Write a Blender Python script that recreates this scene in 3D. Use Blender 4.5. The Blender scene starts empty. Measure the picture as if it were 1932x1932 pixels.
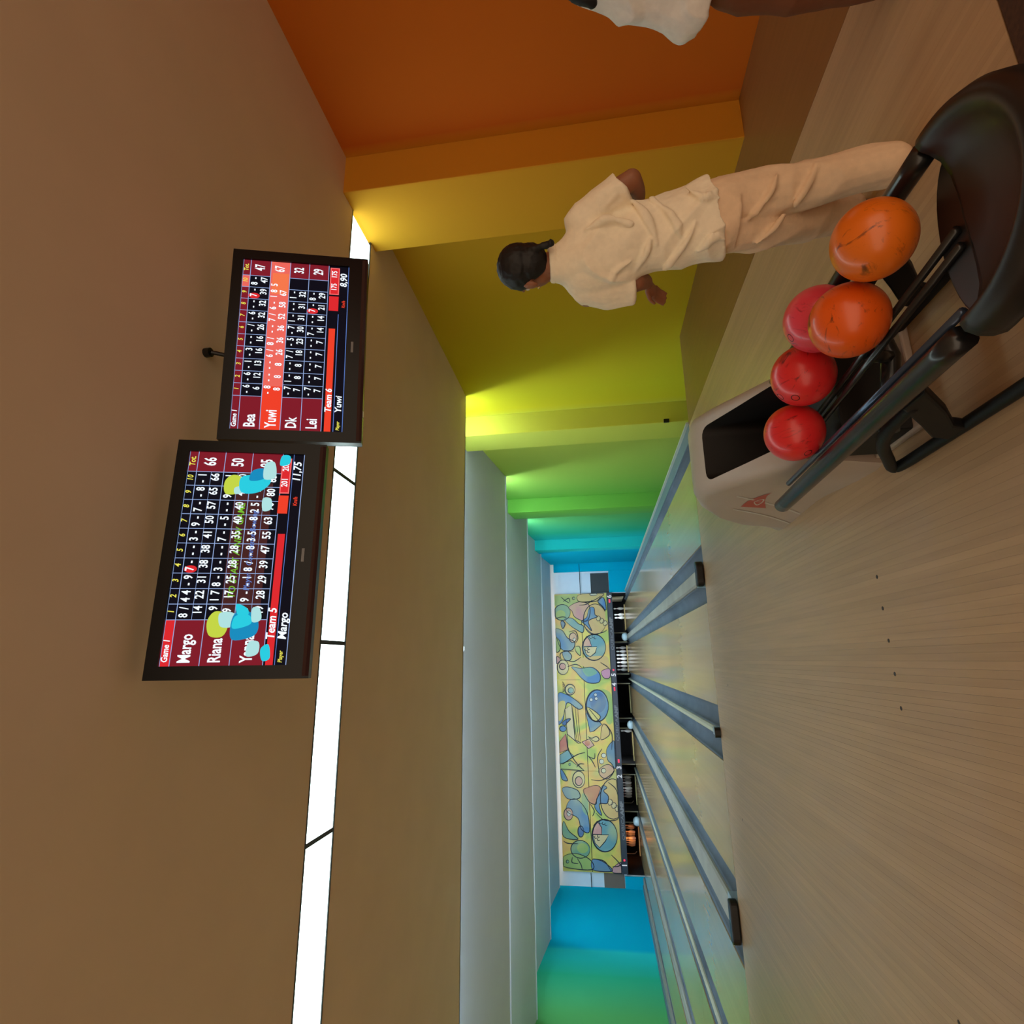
import bpy, bmesh, math, random
from mathutils import Vector, Matrix, noise
random.seed(7)
sc = bpy.context.scene
COL = sc.collection

# ------------------------------------------------------------------ camera, world, light, exposure
RW = [[0.96553, -0.25531, -0.05068], [-0.01252, 0.14891, -0.98877], [0.25999, 0.95532, 0.14058]]  # view right, down, forward
cam_d = bpy.data.cameras.new('camera'); cam = bpy.data.objects.new('camera', cam_d); COL.objects.link(cam)
cam_d.sensor_width = 36.0; cam_d.sensor_fit = 'HORIZONTAL'; cam_d.lens = 1048.7/1932*36.0
cam_d.clip_start = 0.02; cam_d.clip_end = 200
xa, ya, za = Vector(RW[1]).normalized(), Vector(RW[0]).normalized(), -Vector(RW[2]).normalized()
m = Matrix((xa, ya, za)).transposed().to_4x4(); m.translation = (0, 0, 1.2)
cam.matrix_world = m
sc.camera = cam
w = bpy.data.worlds.new('world'); sc.world = w; w.use_nodes = True
w.node_tree.nodes['Background'].inputs[0].default_value = (1.0, 0.76, 0.54, 1)
w.node_tree.nodes['Background'].inputs[1].default_value = 1.5
vs = sc.view_settings
vs.view_transform = 'Standard'; vs.look = 'None'; vs.exposure = 0.0; vs.gamma = 1.0; vs.use_curve_mapping = False
STRIP_E = 5.5      # radiance of the luminous ceiling panels
COVE_E = 64.0      # radiance of the hidden cove lamps

# ------------------------------------------------------------------ helpers
def lin(c):
    return tuple(((v/255)/12.92 if v/255 <= 0.04045 else ((v/255+0.055)/1.055)**2.4) for v in c)
MATS = {}
def mat(name, rgb, rough=0.6, metal=0.0, coat=0.0, spec=0.5, nz=0.0, nscale=8.0, stretch=None, bump=0.0, rnd=0.0, emit=0.0, coords='Object', sss=0.0):
    """procedural principled material; nz = value variation by noise, rnd = per-object value variation"""
    if name in MATS: return MATS[name]
    M = bpy.data.materials.new(name); M.use_nodes = True; MATS[name] = M
    nt = M.node_tree; N = nt.nodes; L = nt.links; b = N['Principled BSDF']
    c = (*lin(rgb), 1)
    b.inputs['Base Color'].default_value = c
    b.inputs['Roughness'].default_value = rough; b.inputs['Metallic'].default_value = metal
    b.inputs['Coat Weight'].default_value = coat; b.inputs['Coat Roughness'].default_value = 0.08
    b.inputs['Specular IOR Level'].default_value = spec
    if sss: b.inputs['Subsurface Weight'].default_value = sss; b.inputs['Subsurface Radius'].default_value = (0.02, 0.008, 0.004)
    if emit:
        b.inputs['Emission Color'].default_value = c; b.inputs['Emission Strength'].default_value = emit
        b.inputs['Base Color'].default_value = (0, 0, 0, 1); b.inputs['Specular IOR Level'].default_value = 0.1
        return M
    val = None
    if nz or bump:
        tc = N.new('ShaderNodeNewGeometry' if coords == 'Position' else 'ShaderNodeTexCoord'); mp = N.new('ShaderNodeMapping'); tx = N.new('ShaderNodeTexNoise')
        L.new(tc.outputs[coords], mp.inputs[0]); L.new(mp.outputs[0], tx.inputs['Vector'])
        if stretch: mp.inputs['Scale'].default_value = stretch
        tx.inputs['Scale'].default_value = nscale; tx.inputs['Detail'].default_value = 5
        if nz:
            mr = N.new('ShaderNodeMapRange'); L.new(tx.outputs[0], mr.inputs[0])
            mr.inputs[1].default_value = 0.3; mr.inputs[2].default_value = 0.7
            mr.inputs[3].default_value = 1-nz; mr.inputs[4].default_value = 1+nz*0.7; val = mr.outputs[0]
        if bump:
            bp = N.new('ShaderNodeBump'); bp.inputs['Strength'].default_value = bump; bp.inputs['Distance'].default_value = 0.01
            L.new(tx.outputs[0], bp.inputs['Height']); L.new(bp.outputs[0], b.inputs['Normal'])
    if rnd:
        oi = N.new('ShaderNodeObjectInfo'); mr = N.new('ShaderNodeMapRange'); L.new(oi.outputs['Random'], mr.inputs[0])
        mr.inputs[3].default_value = 1-rnd; mr.inputs[4].default_value = 1+rnd
        if val is None: val = mr.outputs[0]
        else:
            mu = N.new('ShaderNodeMath'); mu.operation = 'MULTIPLY'; L.new(val, mu.inputs[0]); L.new(mr.outputs[0], mu.inputs[1]); val = mu.outputs[0]
    if val is not None:
        hs = N.new('ShaderNodeHueSaturation'); hs.inputs['Color'].default_value = c
        L.new(val, hs.inputs['Value']); L.new(hs.outputs[0], b.inputs['Base Color'])
    return M

def rampmat(name, stops, rough, axis=1, y0=-3.0, y1=27.0, srgb=True, cols=None):
    """painted wall: hue runs along the room (world Y)"""
    M = bpy.data.materials.new(name); M.use_nodes = True
    nt = M.node_tree; N = nt.nodes; L = nt.links; b = N['Principled BSDF']
    g = N.new('ShaderNodeNewGeometry'); sx = N.new('ShaderNodeSeparateXYZ'); L.new(g.outputs['Position'], sx.inputs[0])
    mr = N.new('ShaderNodeMapRange'); L.new(sx.outputs[axis], mr.inputs[0]); mr.inputs[1].default_value = y0; mr.inputs[2].default_value = y1
    cr = N.new('ShaderNodeValToRGB'); L.new(mr.outputs[0], cr.inputs[0])
    el = cr.color_ramp.elements
    for i, (y, c) in enumerate(stops):
        ps = 0.0001*i + (y-y0)/(y1-y0)*0.99
        e = el[0] if i == 0 else el.new(ps)
        e.position = ps; e.color = (*lin(c), 1)
    el.remove(el[len(el)-1])
    tx = N.new('ShaderNodeTexNoise'); tx.inputs['Scale'].default_value = 60
    bp = N.new('ShaderNodeBump'); bp.inputs['Strength'].default_value = 0.06; L.new(g.outputs['Position'], tx.inputs['Vector'])
    L.new(tx.outputs[0], bp.inputs['Height']); L.new(bp.outputs[0], b.inputs['Normal'])
    L.new(cr.outputs[0], b.inputs['Base Color']); b.inputs['Roughness'].default_value = rough
    b.inputs['Specular IOR Level'].default_value = 0.04
    return M

class MB:
    def __init__(s): s.v = []; s.f = []; s.m = []
    def add(s, vs_, fs, mi=0):
        o = len(s.v); s.v += [Vector(p) for p in vs_]; s.f += [[i+o for i in f] for f in fs]; s.m += [mi]*len(fs); return s
    def box(s, x0, x1, y0, y1, z0, z1, mi=0):
        return s.add([(x0,y0,z0),(x1,y0,z0),(x1,y1,z0),(x0,y1,z0),(x0,y0,z1),(x1,y0,z1),(x1,y1,z1),(x0,y1,z1)],
                     [(0,3,2,1),(4,5,6,7),(0,1,5,4),(1,2,6,5),(2,3,7,6),(3,0,4,7)], mi)
    def prism(s, pts, a0, a1, axis='x', mi=0):
        """pts polygon extruded along axis; x: pts=(y,z); y: pts=(x,z); z: pts=(x,y)"""
        f = {'x': lambda p, a: (a, p[0], p[1]), 'y': lambda p, a: (p[0], a, p[1]), 'z': lambda p, a: (p[0], p[1], a)}[axis]
        n = len(pts); vs_ = [f(p, a0) for p in pts]+[f(p, a1) for p in pts]
        fs = [tuple(range(n-1, -1, -1)), tuple(range(n, 2*n))]+[(i, (i+1) % n, n+(i+1) % n, n+i) for i in range(n)]
        return s.add(vs_, fs, mi)
    def rings(s, rings, cap=True, mi=0, closed=True):
        n = len(rings[0]); vs_ = [p for r in rings for p in r]; fs = []
        for i in range(len(rings)-1):
            for j in range(n if closed else n-1):
                k = (j+1) % n; fs.append((i*n+j, i*n+k, (i+1)*n+k, (i+1)*n+j))
        if cap and closed: fs += [tuple(range(n-1, -1, -1)), tuple(range((len(rings)-1)*n, len(rings)*n))]
        return s.add(vs_, fs, mi)
    def tube(s, path, r, n=10, mi=0, flat=1.0):
        P = [Vector(p) for p in path]; R_ = r if isinstance(r, (list, tuple)) else [r]*len(P); rg = []
        up = Vector((0, 0, 1))
        for i, p in enumerate(P):
            t = (P[min(i+1, len(P)-1)]-P[max(i-1, 0)]).normalized()
            u = up if abs(t.dot(up)) < 0.95 else Vector((0, 1, 0))
            a = t.cross(u).normalized(); b = a.cross(t).normalized()
            rg.append([p+a*math.cos(q)*R_[i]+b*math.sin(q)*R_[i]*flat for q in [2*math.pi*k/n for k in range(n)]])
        return s.rings(rg, mi=mi)
    def lathe(s, prof, c, n=14, mi=0, a0=0.0, a1=2*math.pi, closed=True):
        rg = []
        for r, z in prof:
            rg.append([Vector((c[0]+r*math.cos(a0+(a1-a0)*k/(n if closed else n-1)), c[1]+r*math.sin(a0+(a1-a0)*k/(n if closed else n-1)), c[2]+z)) for k in range(n)])
        return s.rings(rg, cap=closed, mi=mi, closed=closed)
    def ell(s, c, r, n=14, k=9, mi=0, M=None):
        c = Vector(c); rr = r if isinstance(r, (tuple, list)) else (r, r, r); rg = []
        for i in range(k+1):
            th = math.pi*(0.02+0.96*i/k)-math.pi/2
            ring = []
            for j in range(n):
                q = Vector((math.cos(th)*math.cos(2*math.pi*j/n)*rr[0], math.cos(th)*math.sin(2*math.pi*j/n)*rr[1], math.sin(th)*rr[2]))
                ring.append(c+(M @ q if M else q))
            rg.append(ring)
        return s.rings(rg, mi=mi)
    def mesh(s, name, mats, off=(0, 0, 0), smooth=False):
        me = bpy.data.meshes.new(name); o = Vector(off)
        me.from_pydata([tuple(p-o) for p in s.v], [], s.f)
        for M in (mats if isinstance(mats, (list, tuple)) else [mats]): me.materials.append(M)
        if isinstance(mats, (list, tuple)): me.polygons.foreach_set('material_index', s.m)
        if smooth: me.polygons.foreach_set('use_smooth', [True]*len(me.polygons))
        bm = bmesh.new(); bm.from_mesh(me); bmesh.ops.recalc_face_normals(bm, faces=bm.faces); bm.to_mesh(me); bm.free()
        me.update(); return me
WL = {}
def wloc(o):
    v = Vector((0, 0, 0))
    while o is not None: v += o.location; o = o.parent
    return v
def link(name, me, parent=None, loc=(0, 0, 0)):
    o = bpy.data.objects.new(name, me); COL.objects.link(o); o.location = loc
    if parent: o.parent = parent
    return o
def tag(o, label=None, cat=None, group=None, kind=None):
    if label: o['label'] = label
    if cat: o['category'] = cat
    if group: o['group'] = group
    if kind: o['kind'] = kind
    return o
def thing(name, loc, label, cat, group=None, rz=0, kind=None):
    o = link(name, None, None, loc); o.rotation_euler = (0, 0, rz); o.empty_display_size = 0.1
    return tag(o, label, cat, group, kind)
def part(name, mb, mats, parent, smooth=False, bevel=0.0, local=False, label=None):
    """vertices given in world space (or in the parent's own space when local)"""
    me = mb.mesh(name, mats, (0, 0, 0) if local else wloc(parent), smooth)
    o = link(name, me, parent)
    if bevel:
        b = o.modifiers.new('bevel', 'BEVEL'); b.width = bevel; b.segments = 2; b.limit_method = 'ANGLE'
    if label: o['label'] = label
    return o
def solo(name, mb, mats, loc, label=None, cat=None, group=None, kind=None, smooth=False, bevel=0.0):
    me = mb.mesh(name, mats, loc, smooth); o = link(name, me, None, loc)
    if bevel:
        b = o.modifiers.new('bevel', 'BEVEL'); b.width = bevel; b.segments = 2; b.limit_method = 'ANGLE'
    return tag(o, label, cat, group, kind)
def autosmooth(o, ang=40):
    me = o.data; me.polygons.foreach_set('use_smooth', [True]*len(me.polygons))
    me.set_sharp_from_angle(angle=math.radians(ang))
def catmull(pts, n=8, closed=False):
    P = [Vector(p) for p in pts]; out = []; N_ = len(P)
    for i in range(N_ if closed else N_-1):
        g = (lambda k: P[k % N_]) if closed else (lambda k: P[max(0, min(N_-1, k))])
        a, b, c, d = g(i-1), g(i), g(i+1), g(i+2)
        for k in range(n):
            t = k/n
            out.append(0.5*((2*b)+(c-a)*t+(2*a-5*b+4*c-d)*t*t+(3*b-a-3*c+d)*t**3))
    if not closed: out.append(P[-1])
    return out
def baked(mb, mats, voxel=None, smooth_it=0, boolean=None, disp=None, solid=None):
    """evaluate modifiers on a temporary object and return the resulting mesh"""
    me = mb.mesh('tmp', mats); o = bpy.data.objects.new('tmp', me); COL.objects.link(o); cutter = None
    if voxel:
        r = o.modifiers.new('r', 'REMESH'); r.mode = 'VOXEL'; r.voxel_size = voxel; r.use_smooth_shade = True
    if smooth_it:
        q = o.modifiers.new('s', 'SMOOTH'); q.factor = 0.5; q.iterations = smooth_it
    if boolean:
        cutter = bpy.data.objects.new('cut', boolean[0].mesh('cut', boolean[1])); COL.objects.link(cutter)
        b = o.modifiers.new('b', 'BOOLEAN'); b.operation = 'DIFFERENCE'; b.object = cutter; b.solver = 'EXACT'; b.material_mode = 'TRANSFER'
    dg = bpy.context.evaluated_depsgraph_get(); dg.update()
    out = bpy.data.meshes.new_from_object(o.evaluated_get(dg))
    bpy.data.objects.remove(o); bpy.data.meshes.remove(me)
    if cutter: bpy.data.objects.remove(cutter)
    if disp:
        cos = [v.co.copy() for v in out.vertices]; nos = [v.normal.copy() for v in out.vertices]; flat = []
        for c_, n_ in zip(cos, nos): flat.extend(disp(c_, n_))
        out.vertices.foreach_set('co', flat)
    out.polygons.foreach_set('use_smooth', [True]*len(out.polygons)); out.update()
    return out
TXT = {}
def text_geo(body, size, sx=1.0, bold=0.0, shear=0.0, align='CENTER'):
    key = (body, round(size, 5), bold, shear, align)
    if key not in TXT:
        cu = bpy.data.curves.new('t', 'FONT'); cu.body = body; cu.size = size; cu.align_x = align; cu.align_y = 'CENTER'
        cu.resolution_u = 2; cu.shear = shear; cu.offset = bold
        o = bpy.data.objects.new('t', cu); me = o.to_mesh()
        TXT[key] = ([(v.co.x, v.co.y) for v in me.vertices], [tuple(p.vertices) for p in me.polygons])
        o.to_mesh_clear(); bpy.data.objects.remove(o); bpy.data.curves.remove(cu)
    V, F = TXT[key]
    return [(x_*sx, y_) for x_, y_ in V], F

# ------------------------------------------------------------------ key dimensions (metres, approach floor at z = 0)
CZ = 2.98; XR = 3.88; XL = -7.85; XC = 3.54; YB = -2.6
EDGE = [7.47, 11.3, 15.1, 18.9, 22.75]
FOUL = 6.35; YN = 1.33; YM = 22.9
LANES = {1: (-7.21, -6.16), 2: (-5.44, -4.39), 3: (-3.85, -2.80), 4: (-2.05, -1.0), 5: (-0.46, 0.59), 6: (1.24, 2.28)}

# ------------------------------------------------------------------ materials
STOPS = [(-3, (202, 106, 34)), (2.6, (202, 106, 34)), (3.29, (202, 106, 34)), (3.31, (217, 156, 46)), (4.2, (213, 162, 46)), (5.2, (200, 168, 40)), (7.6, (207, 199, 38)), (8.2, (205, 194, 36)), (8.3, (200, 203, 79)), (10.3, (165, 184, 75)), (12.6, (120, 173, 67)), (13.3, (106, 173, 64)), (13.8, (98, 161, 80)), (15.6, (84, 164, 92)), (17.2, (44, 172, 128)), (18.0, (36, 184, 172)), (18.55, (36, 184, 178)), (18.65, (0, 162, 186)), (22, (0, 162, 186)), (27, (0, 162, 186))]
M_WALL = rampmat('painted_rainbow_wall', STOPS, 0.9)
M_CEIL = mat('beige_ceiling_paint', (226, 204, 172), 0.85, nz=0.03, nscale=2, spec=0.2)
M_PANEL = mat('white_ceiling_paint', (206, 214, 222), 0.8, nz=0.02, nscale=2, spec=0.1)
M_WHITE = mat('white_wall_paint', (214, 222, 228), 0.7, nz=0.02, nscale=3)
M_DARK = mat('pit_black', (14, 15, 16), 0.8)
M_STRIP = mat('luminous_panel', (226, 252, 250), emit=STRIP_E)
M_COVE = mat('cove_lamp', (208, 232, 252), emit=COVE_E)
M_FRAME = mat('dark_joint', (44, 47, 47), 0.5)
M_PLANK = mat('maple_plank', (184, 152, 116), 0.36, coat=0.1, nz=0.09, nscale=3.0, stretch=(9, 0.5, 1), rnd=0.06, coords='Position')
M_BORDER = mat('brown_laminate', (136, 98, 60), 0.3, nz=0.12, nscale=3.0, stretch=(10, 0.7, 1), coat=0.1)
M_LANE = mat('lane_laminate', (174, 144, 102), 0.15, coat=0.05, nz=0.05, nscale=2.0, stretch=(8, 0.12, 1), rnd=0.05)
M_GUT = mat('gutter_grey_plastic', (86, 98, 104), 0.5, spec=0.3, nz=0.15, nscale=2.5)
M_CAP = mat('divider_cap_grey', (150, 146, 132), 0.55, spec=0.25, nz=0.12, nscale=3)
M_BLACKP = mat('black_plastic', (13, 14, 15), 0.35)
M_SUB = mat('dark_subfloor', (70, 62, 54), 0.8)

# ------------------------------------------------------------------ room shell
fl = solo('floor', MB().box(XL, XR, YN, FOUL, -0.30, -0.022), M_SUB, (0, 0, -0.3), 'maple board approach floor in front of the lanes', 'floor', kind='structure')
bw = 0.0267; pw = bw-0.0004
pm = MB().box(-pw/2, pw/2, YN, FOUL-0.004, -0.022, 0.0).mesh('plank', M_PLANK)
NPL = 299
for i in range(NPL):
    o = link('plank', pm, fl, (2.68-bw*(i+0.5), 0, 0.3+random.uniform(-0.0003, 0)))
far = MB(); x = 2.68-bw*NPL
while x > XL+bw:
    far.box(x-pw, x, YN, FOUL-0.004, -0.022, 0.0); x -= bw
tag(part('plank_field', far, M_PLANK, fl), kind='stuff')
part('border_board', MB().box(2.683, XR-0.001, YN, FOUL, -0.022, 0.0), M_BORDER, fl)
dots = []
dotm = mat('approach_dot', (36, 26, 18), 0.4)
for ln in (2, 3, 4, 5):
    c = sum(LANES[ln])/2
    for k in (-2, -1, 0, 1, 2):
        part('approach_dot', MB().lathe([(0.0, 0.0006), (0.0085, 0.0006), (0.009, 0.0)], (c+k*0.1335, 2.585, 0.0), n=10), dotm, fl)
for ln, k in ((5, -2.3), (4, 1), (3, 2)):
    part('approach_dot', MB().lathe([(0.0, 0.0006), (0.010, 0.0006), (0.011, 0.0)], (sum(LANES[ln])/2+k*0.1335, 5.76, 0.0), n=10), dotm, fl)
solo('floor', MB().box(XL, XR, YB, YN-0.006, -0.3, 0.0), mat('dark_brown_carpet', (74, 46, 30), 0.95, nz=0.3, nscale=60), (0, YB, -0.3), 'dark brown carpet behind the approach boards', 'floor', kind='structure')
solo('floor', MB().box(XL, XR, FOUL, 26.6, -0.62, -0.5), M_SUB, (0, FOUL, -0.62), 'dark concrete slab below the lanes', 'floor', kind='structure')
part('front_board', MB().box(XL, XR, FOUL-0.02, FOUL-0.001, -0.5, -0.024), M_SUB, fl)

wr = solo('wall_right', MB().box(XR, XR+0.12, YB, 26.6, -0.6, 3.6), M_WALL, (XR, 0, -0.6), 'right wall painted from orange through yellow and green to blue', 'wall', kind='structure')
for y in (3.3, 8.2, 13.08, 18.0):
    part('pilaster', MB().box(XC, XR, y, y+0.66, -0.5, 3.55), M_WALL, wr, bevel=0.006)
part('pilaster', MB().box(XC, XR, YM-0.06, YM+0.3, -0.5, 2.86), M_WALL, wr, bevel=0.006)
part('floor_outlet', MB().box(XR-0.35, XR-0.3, 8.16, 8.2, -0.06, 0.02), M_BLACKP, wr)
wl = solo('wall_left', MB().box(XL-0.12, XL, YB, 26.6, -0.6, 3.6), M_WALL, (XL, 0, -0.6), 'left wall painted green fading to turquoise blue', 'wall', kind='structure')

ce = solo('ceiling', MB().box(XL, XR, YB, 3.47, CZ, CZ+0.1).box(XL, XR, 3.855, EDGE[0], CZ, CZ+0.1).box(XL, XR, 3.47, 3.855, CZ+0.09, CZ+0.1), M_CEIL, (0, 0, CZ),
          'flat beige near ceiling and stepped white panels above the lanes', 'ceiling', kind='structure')
part('ceiling_riser', MB().box(XL, XR, EDGE[0]-0.03, EDGE[0], CZ, CZ+0.46), M_PANEL, ce)
for i in range(4):
    y0, y1 = EDGE[i], EDGE[i+1]
    part('ceiling_panel', MB().prism([(y0, CZ+0.45), (y1-0.02, CZ+0.02), (y1-0.02, CZ), (y1, CZ), (y1, CZ+0.04), (y0, CZ+0.49)], XL, XR), M_PANEL, ce)
    if i < 3: part('ceiling_riser', MB().box(XL, XR, y1-0.03, y1, CZ+0.01, CZ+0.46), M_PANEL, ce)
# hidden lamps behind each step of the ceiling
for i in range(4):
    g = thing('cove_light', (-2.0, EDGE[i]+0.06, CZ+0.14), ['white cove lamp hidden behind the nearest ceiling step', 'white cove lamp hidden behind the second ceiling step', 'white cove lamp hidden behind the third ceiling step', 'white cove lamp hidden behind the farthest ceiling step'][i], 'light', 'cove lamps')
    part('lamp_tube', MB().box(XL+1.3, XR-0.05, EDGE[i]+0.04, EDGE[i]+0.09, CZ+0.16, CZ+0.21), M_COVE, g)
    part('bracket', MB().box(XL+1.3, XR-0.05, EDGE[i], EDGE[i]+0.035, CZ+0.14, CZ+0.20), M_PANEL, g)
# luminous strip in the near ceiling
g = thing('ceiling_light', (0, 3.66, CZ), 'long recessed white luminous strip across the near ceiling', 'light')
xs = [XC-0.02, 2.52, 1.33, 0.14, -1.05, -2.24, -3.43, -4.62, -5.81, -7.0, XL+0.02]
for a, b in zip(xs[:-1], xs[1:]):
    part('light_panel', MB().box(b+0.014, a-0.014, 3.485, 3.84, CZ+0.004, CZ+0.02), M_STRIP, g)
fm = MB().box(XL, XC, 3.47, 3.485, CZ-0.002, CZ+0.03).box(XL, XC, 3.84, 3.855, CZ-0.002, CZ+0.03)
for a in xs[1:-1]: fm.box(a-0.014, a+0.014, 3.485, 3.84, CZ+0.002, CZ+0.025)
part('trim_frame', fm, M_FRAME, g)
# smoke detector on the first sloping panel
g = thing('smoke_detector', (0.2, 8.55, 3.29), 'small round white smoke detector on the sloping ceiling panel', 'detector')
part('base', MB().lathe([(0.0, 0.04), (0.055, 0.04), (0.055, -0.03), (0.0, -0.03)], (0.2, 8.55, 3.29), n=20), mat('white_plastic', (232, 234, 232), 0.4), g, True)
part('sensor_dome', MB().lathe([(0.05, -0.03), (0.042, -0.06), (0.02, -0.075), (0.0, -0.078)], (0.2, 8.55, 3.29), n=20), MATS['white_plastic'], g, True)

# ------------------------------------------------------------------ lanes, gutters, dividers
lab = {1: 'leftmost bowling lane beside the green and blue wall', 2: 'second bowling lane from the left, under the number 2', 3: 'third bowling lane from the left, with a single pin left standing', 4: 'fourth bowling lane from the left, its pin deck empty', 5: 'bowling lane straight ahead with the full rack of pins', 6: 'rightmost bowling lane beside the coloured wall, three pins standing'}
segY = [FOUL+0.003, 9.6, 13.0, 16.4, 19.8, 23.2, 25.95]
for ln, (a, b) in LANES.items():
    g = thing('bowling_lane', ((a+b)/2, FOUL, -0.2), lab[ln], 'lane', 'bowling lanes')
    for y0, y1 in zip(segY[:-1], segY[1:]):
        part('lane_panel', MB().box(a, b, y0, y1-0.004, -0.06, 0.0), M_LANE, g)
    part('lane_bed', MB().box(a+0.02, b-0.02, FOUL+0.003, 25.9, -0.2, -0.06), M_SUB, g)
    part('tail_strip', MB().box(a-0.02, b+0.02, 24.36, 24.39, 0.0005, 0.022), mat('pale_yellow_strip', (226, 214, 150), 0.5), g)

def gutter(mb, x0, x1, y0=FOUL+0.004, y1=24.3):
    n = 9; pr = []; c = (x0+x1)/2; r = (x1-x0)/2
    for k in range(n):
        q = math.pi*k/(n-1); pr.append((c-r*math.cos(q), -0.012-0.075*math.sin(q)))
    pr += [(x1, -0.1), (x0, -0.1)]
    vs_ = [(p[0], y0, p[1]) for p in pr]+[(p[0], y1, p[1]) for p in pr]; N_ = len(pr)
    mb.add(vs_, [(i, (i+1) % N_, N_+(i+1) % N_, N_+i) for i in range(N_)]+[tuple(range(N_))])
    return mb
GW = 0.235
def divider(lx, rx, label, wide):
    """lx = right edge of the lane on the left, rx = left edge of the lane on the right"""
    c = (lx+rx)/2
    g = thing('lane_divider', (c, FOUL, -0.2), label, 'lane divider', 'gutter dividers between the lanes')
    part('gutter', gutter(MB(), lx+0.002, lx+GW), M_GUT, g, True)
    part('gutter', gutter(MB(), rx-GW, rx-0.002), M_GUT, g, True)
    c0, c1 = lx+GW, rx-GW; top = 0.032 if wide else 0.028
    ys = 6.62 if wide else 6.55
    pr = [(c0, -0.2), (c0, top-0.02), (c0+0.02, top), (c1-0.02, top), (c1, top-0.02), (c1, -0.2)]
    part('cap', MB().prism(pr, ys, 24.3, 'y'), M_CAP if wide else mat('cream_cap', (180, 176, 150), 0.5), g)
    # rounded end of the cap: grey collar and black rubber nose
    def stadium(x0, x1, yy0, yy1, rr, n=7):
        pts = [(x1, yy1), (x0, yy1)]
        for k in range(n): q = math.pi+math.pi/2*k/(n-1); pts.append((x0+rr+rr*math.cos(q), yy0+rr+rr*math.sin(q)))
        for k in range(n): q = 1.5*math.pi+math.pi/2*k/(n-1); pts.append((x1-rr+rr*math.cos(q), yy0+rr+rr*math.sin(q)))
        return pts
    e = 0.04 if wide else 0.005
    part('end_collar', MB().prism(stadium(c0-e, c1+e, ys-0.22, ys, 0.06 if wide else 0.03), -0.1, top+0.008, 'z'), mat('collar_grey', (140, 158, 162), 0.4), g, bevel=0.006)
    part('end_bumper', MB().prism(stadium(c0-e-0.01, c1+e+0.01, FOUL-0.03, ys-0.2, 0.07 if wide else 0.035), 0.003, top+(0.055 if wide else 0.03), 'z'), M_BLACKP, g, bevel=0.016)
    for q in (-1, 1):
        kb = part('kickback', MB().box(c+q*0.185-0.015, c+q*0.185+0.015, 24.02, 26.0, -0.1, 0.5), M_DARK, g)
        part('kickback_edge', MB().box(c+q*0.185-0.018, c+q*0.185+0.018, 24.0, 24.02, 0.0, 0.5), mat('kickback_board', (186, 178, 146), 0.6), kb)
    if wide:
        part('hood_dome', MB().ell((c, 23.4, 0.10), (0.16, 0.2, 0.14), n=18, k=10), mat('dome_white', (214, 232, 236), 0.25), g, True)
    return g
divider(LANES[5][1], LANES[6][0], 'wide grey divider with black nose between the two rightmost lanes', True)
divider(LANES[4][1], LANES[5][0], 'narrow divider with pale cap right of the empty pin deck', False)
divider(LANES[3][1], LANES[4][0], 'wide grey divider left of the lane with no pins', True)
divider(LANES[2][1], LANES[3][0], 'narrow pale divider between the lanes numbered 2 and 3', False)
divider(LANES[1][1], LANES[2][0], 'wide divider between the two leftmost lanes', True)
g = thing('lane_divider', (2.6, FOUL, -0.2), 'gutter and grey kerb along the foot of the right wall', 'gutter')
part('gutter', gutter(MB(), 2.282, 2.515), M_GUT, g, True)
part('cap', MB().box(2.515, 2.70, FOUL+0.003, 22.8, -0.3, 0.0), mat('kerb_blue_grey', (98, 116, 124), 0.45), g, bevel=0.006)
part('edge_strip', MB().box(2.70, 2.722, FOUL+0.003, 22.8, -0.3, 0.03), mat('edge_pale', (190, 196, 176), 0.4), g)
part('kickback', MB().box(2.58, 2.61, 24.0, 26.0, 0.035, 0.5), MATS['kickback_board'], g)
g = thing('lane_divider', (-7.5, FOUL, -0.2), 'gutter and kerb along the foot of the left wall', 'gutter')
part('gutter', gutter(MB(), -7.445, -7.212, y1=22.85), M_GUT, g, True)
part('cap', MB().box(-7.68, -7.445, FOUL+0.003, 22.8, -0.3, 0.03), M_CAP, g, bevel=0.006)
part('edge_strip', MB().box(XL+0.002, -7.68, FOUL+0.003, 22.8, -0.3, 0.06), MATS['kerb_blue_grey'], g)

# ------------------------------------------------------------------ end wall and pin pits
we = MB()
we.box(XL, XR, YM+0.06, YM+0.16, 0.58, 3.6)
we.box(2.64, XR, YM+0.04, YM+0.16, -0.5, 0.62); we.box(XL, -7.46, YM+0.04, YM+0.16, -0.5, 0.62)
end = solo('wall_end', we, M_WHITE, (0, YM, -0.5), 'white end wall around the colourful masking mural', 'wall', kind='structure')
M_BLUE = mat('turquoise_panel', (0, 162, 186), 0.8, spec=0.05)
part('side_panel', MB().box(2.66, XC, YM-0.02, YM+0.04, -0.5, 0.63), M_BLUE, end)
part('side_panel', MB().box(XL, -7.46, YM-0.02, YM+0.04, -0.5, 0.66), M_BLUE, end)
part('service_hatch', MB().box(2.66, 3.46, YM+0.03, YM+0.06, 0.645, 1.37), mat('hatch_dark', (44, 46, 44), 0.6), end)
part('service_hatch', MB().box(XL, -7.38, YM+0.03, YM+0.06, 0.68, 1.40), mat('hatch_taupe', (112, 96, 82), 0.6), end)
pit = MB()
pit.box(XL, XR, 26.4, 26.5, -0.5, 1.6).box(XL, XR, YM+0.17, 26.4, 1.5, 1.6).box(2.64, 2.7, YM+0.17, 26.4, -0.5, 1.6).box(-7.5, -7.44, YM+0.17, 26.4, -0.5, 1.6)
part('pit_lining', pit, M_DARK, end)

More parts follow.
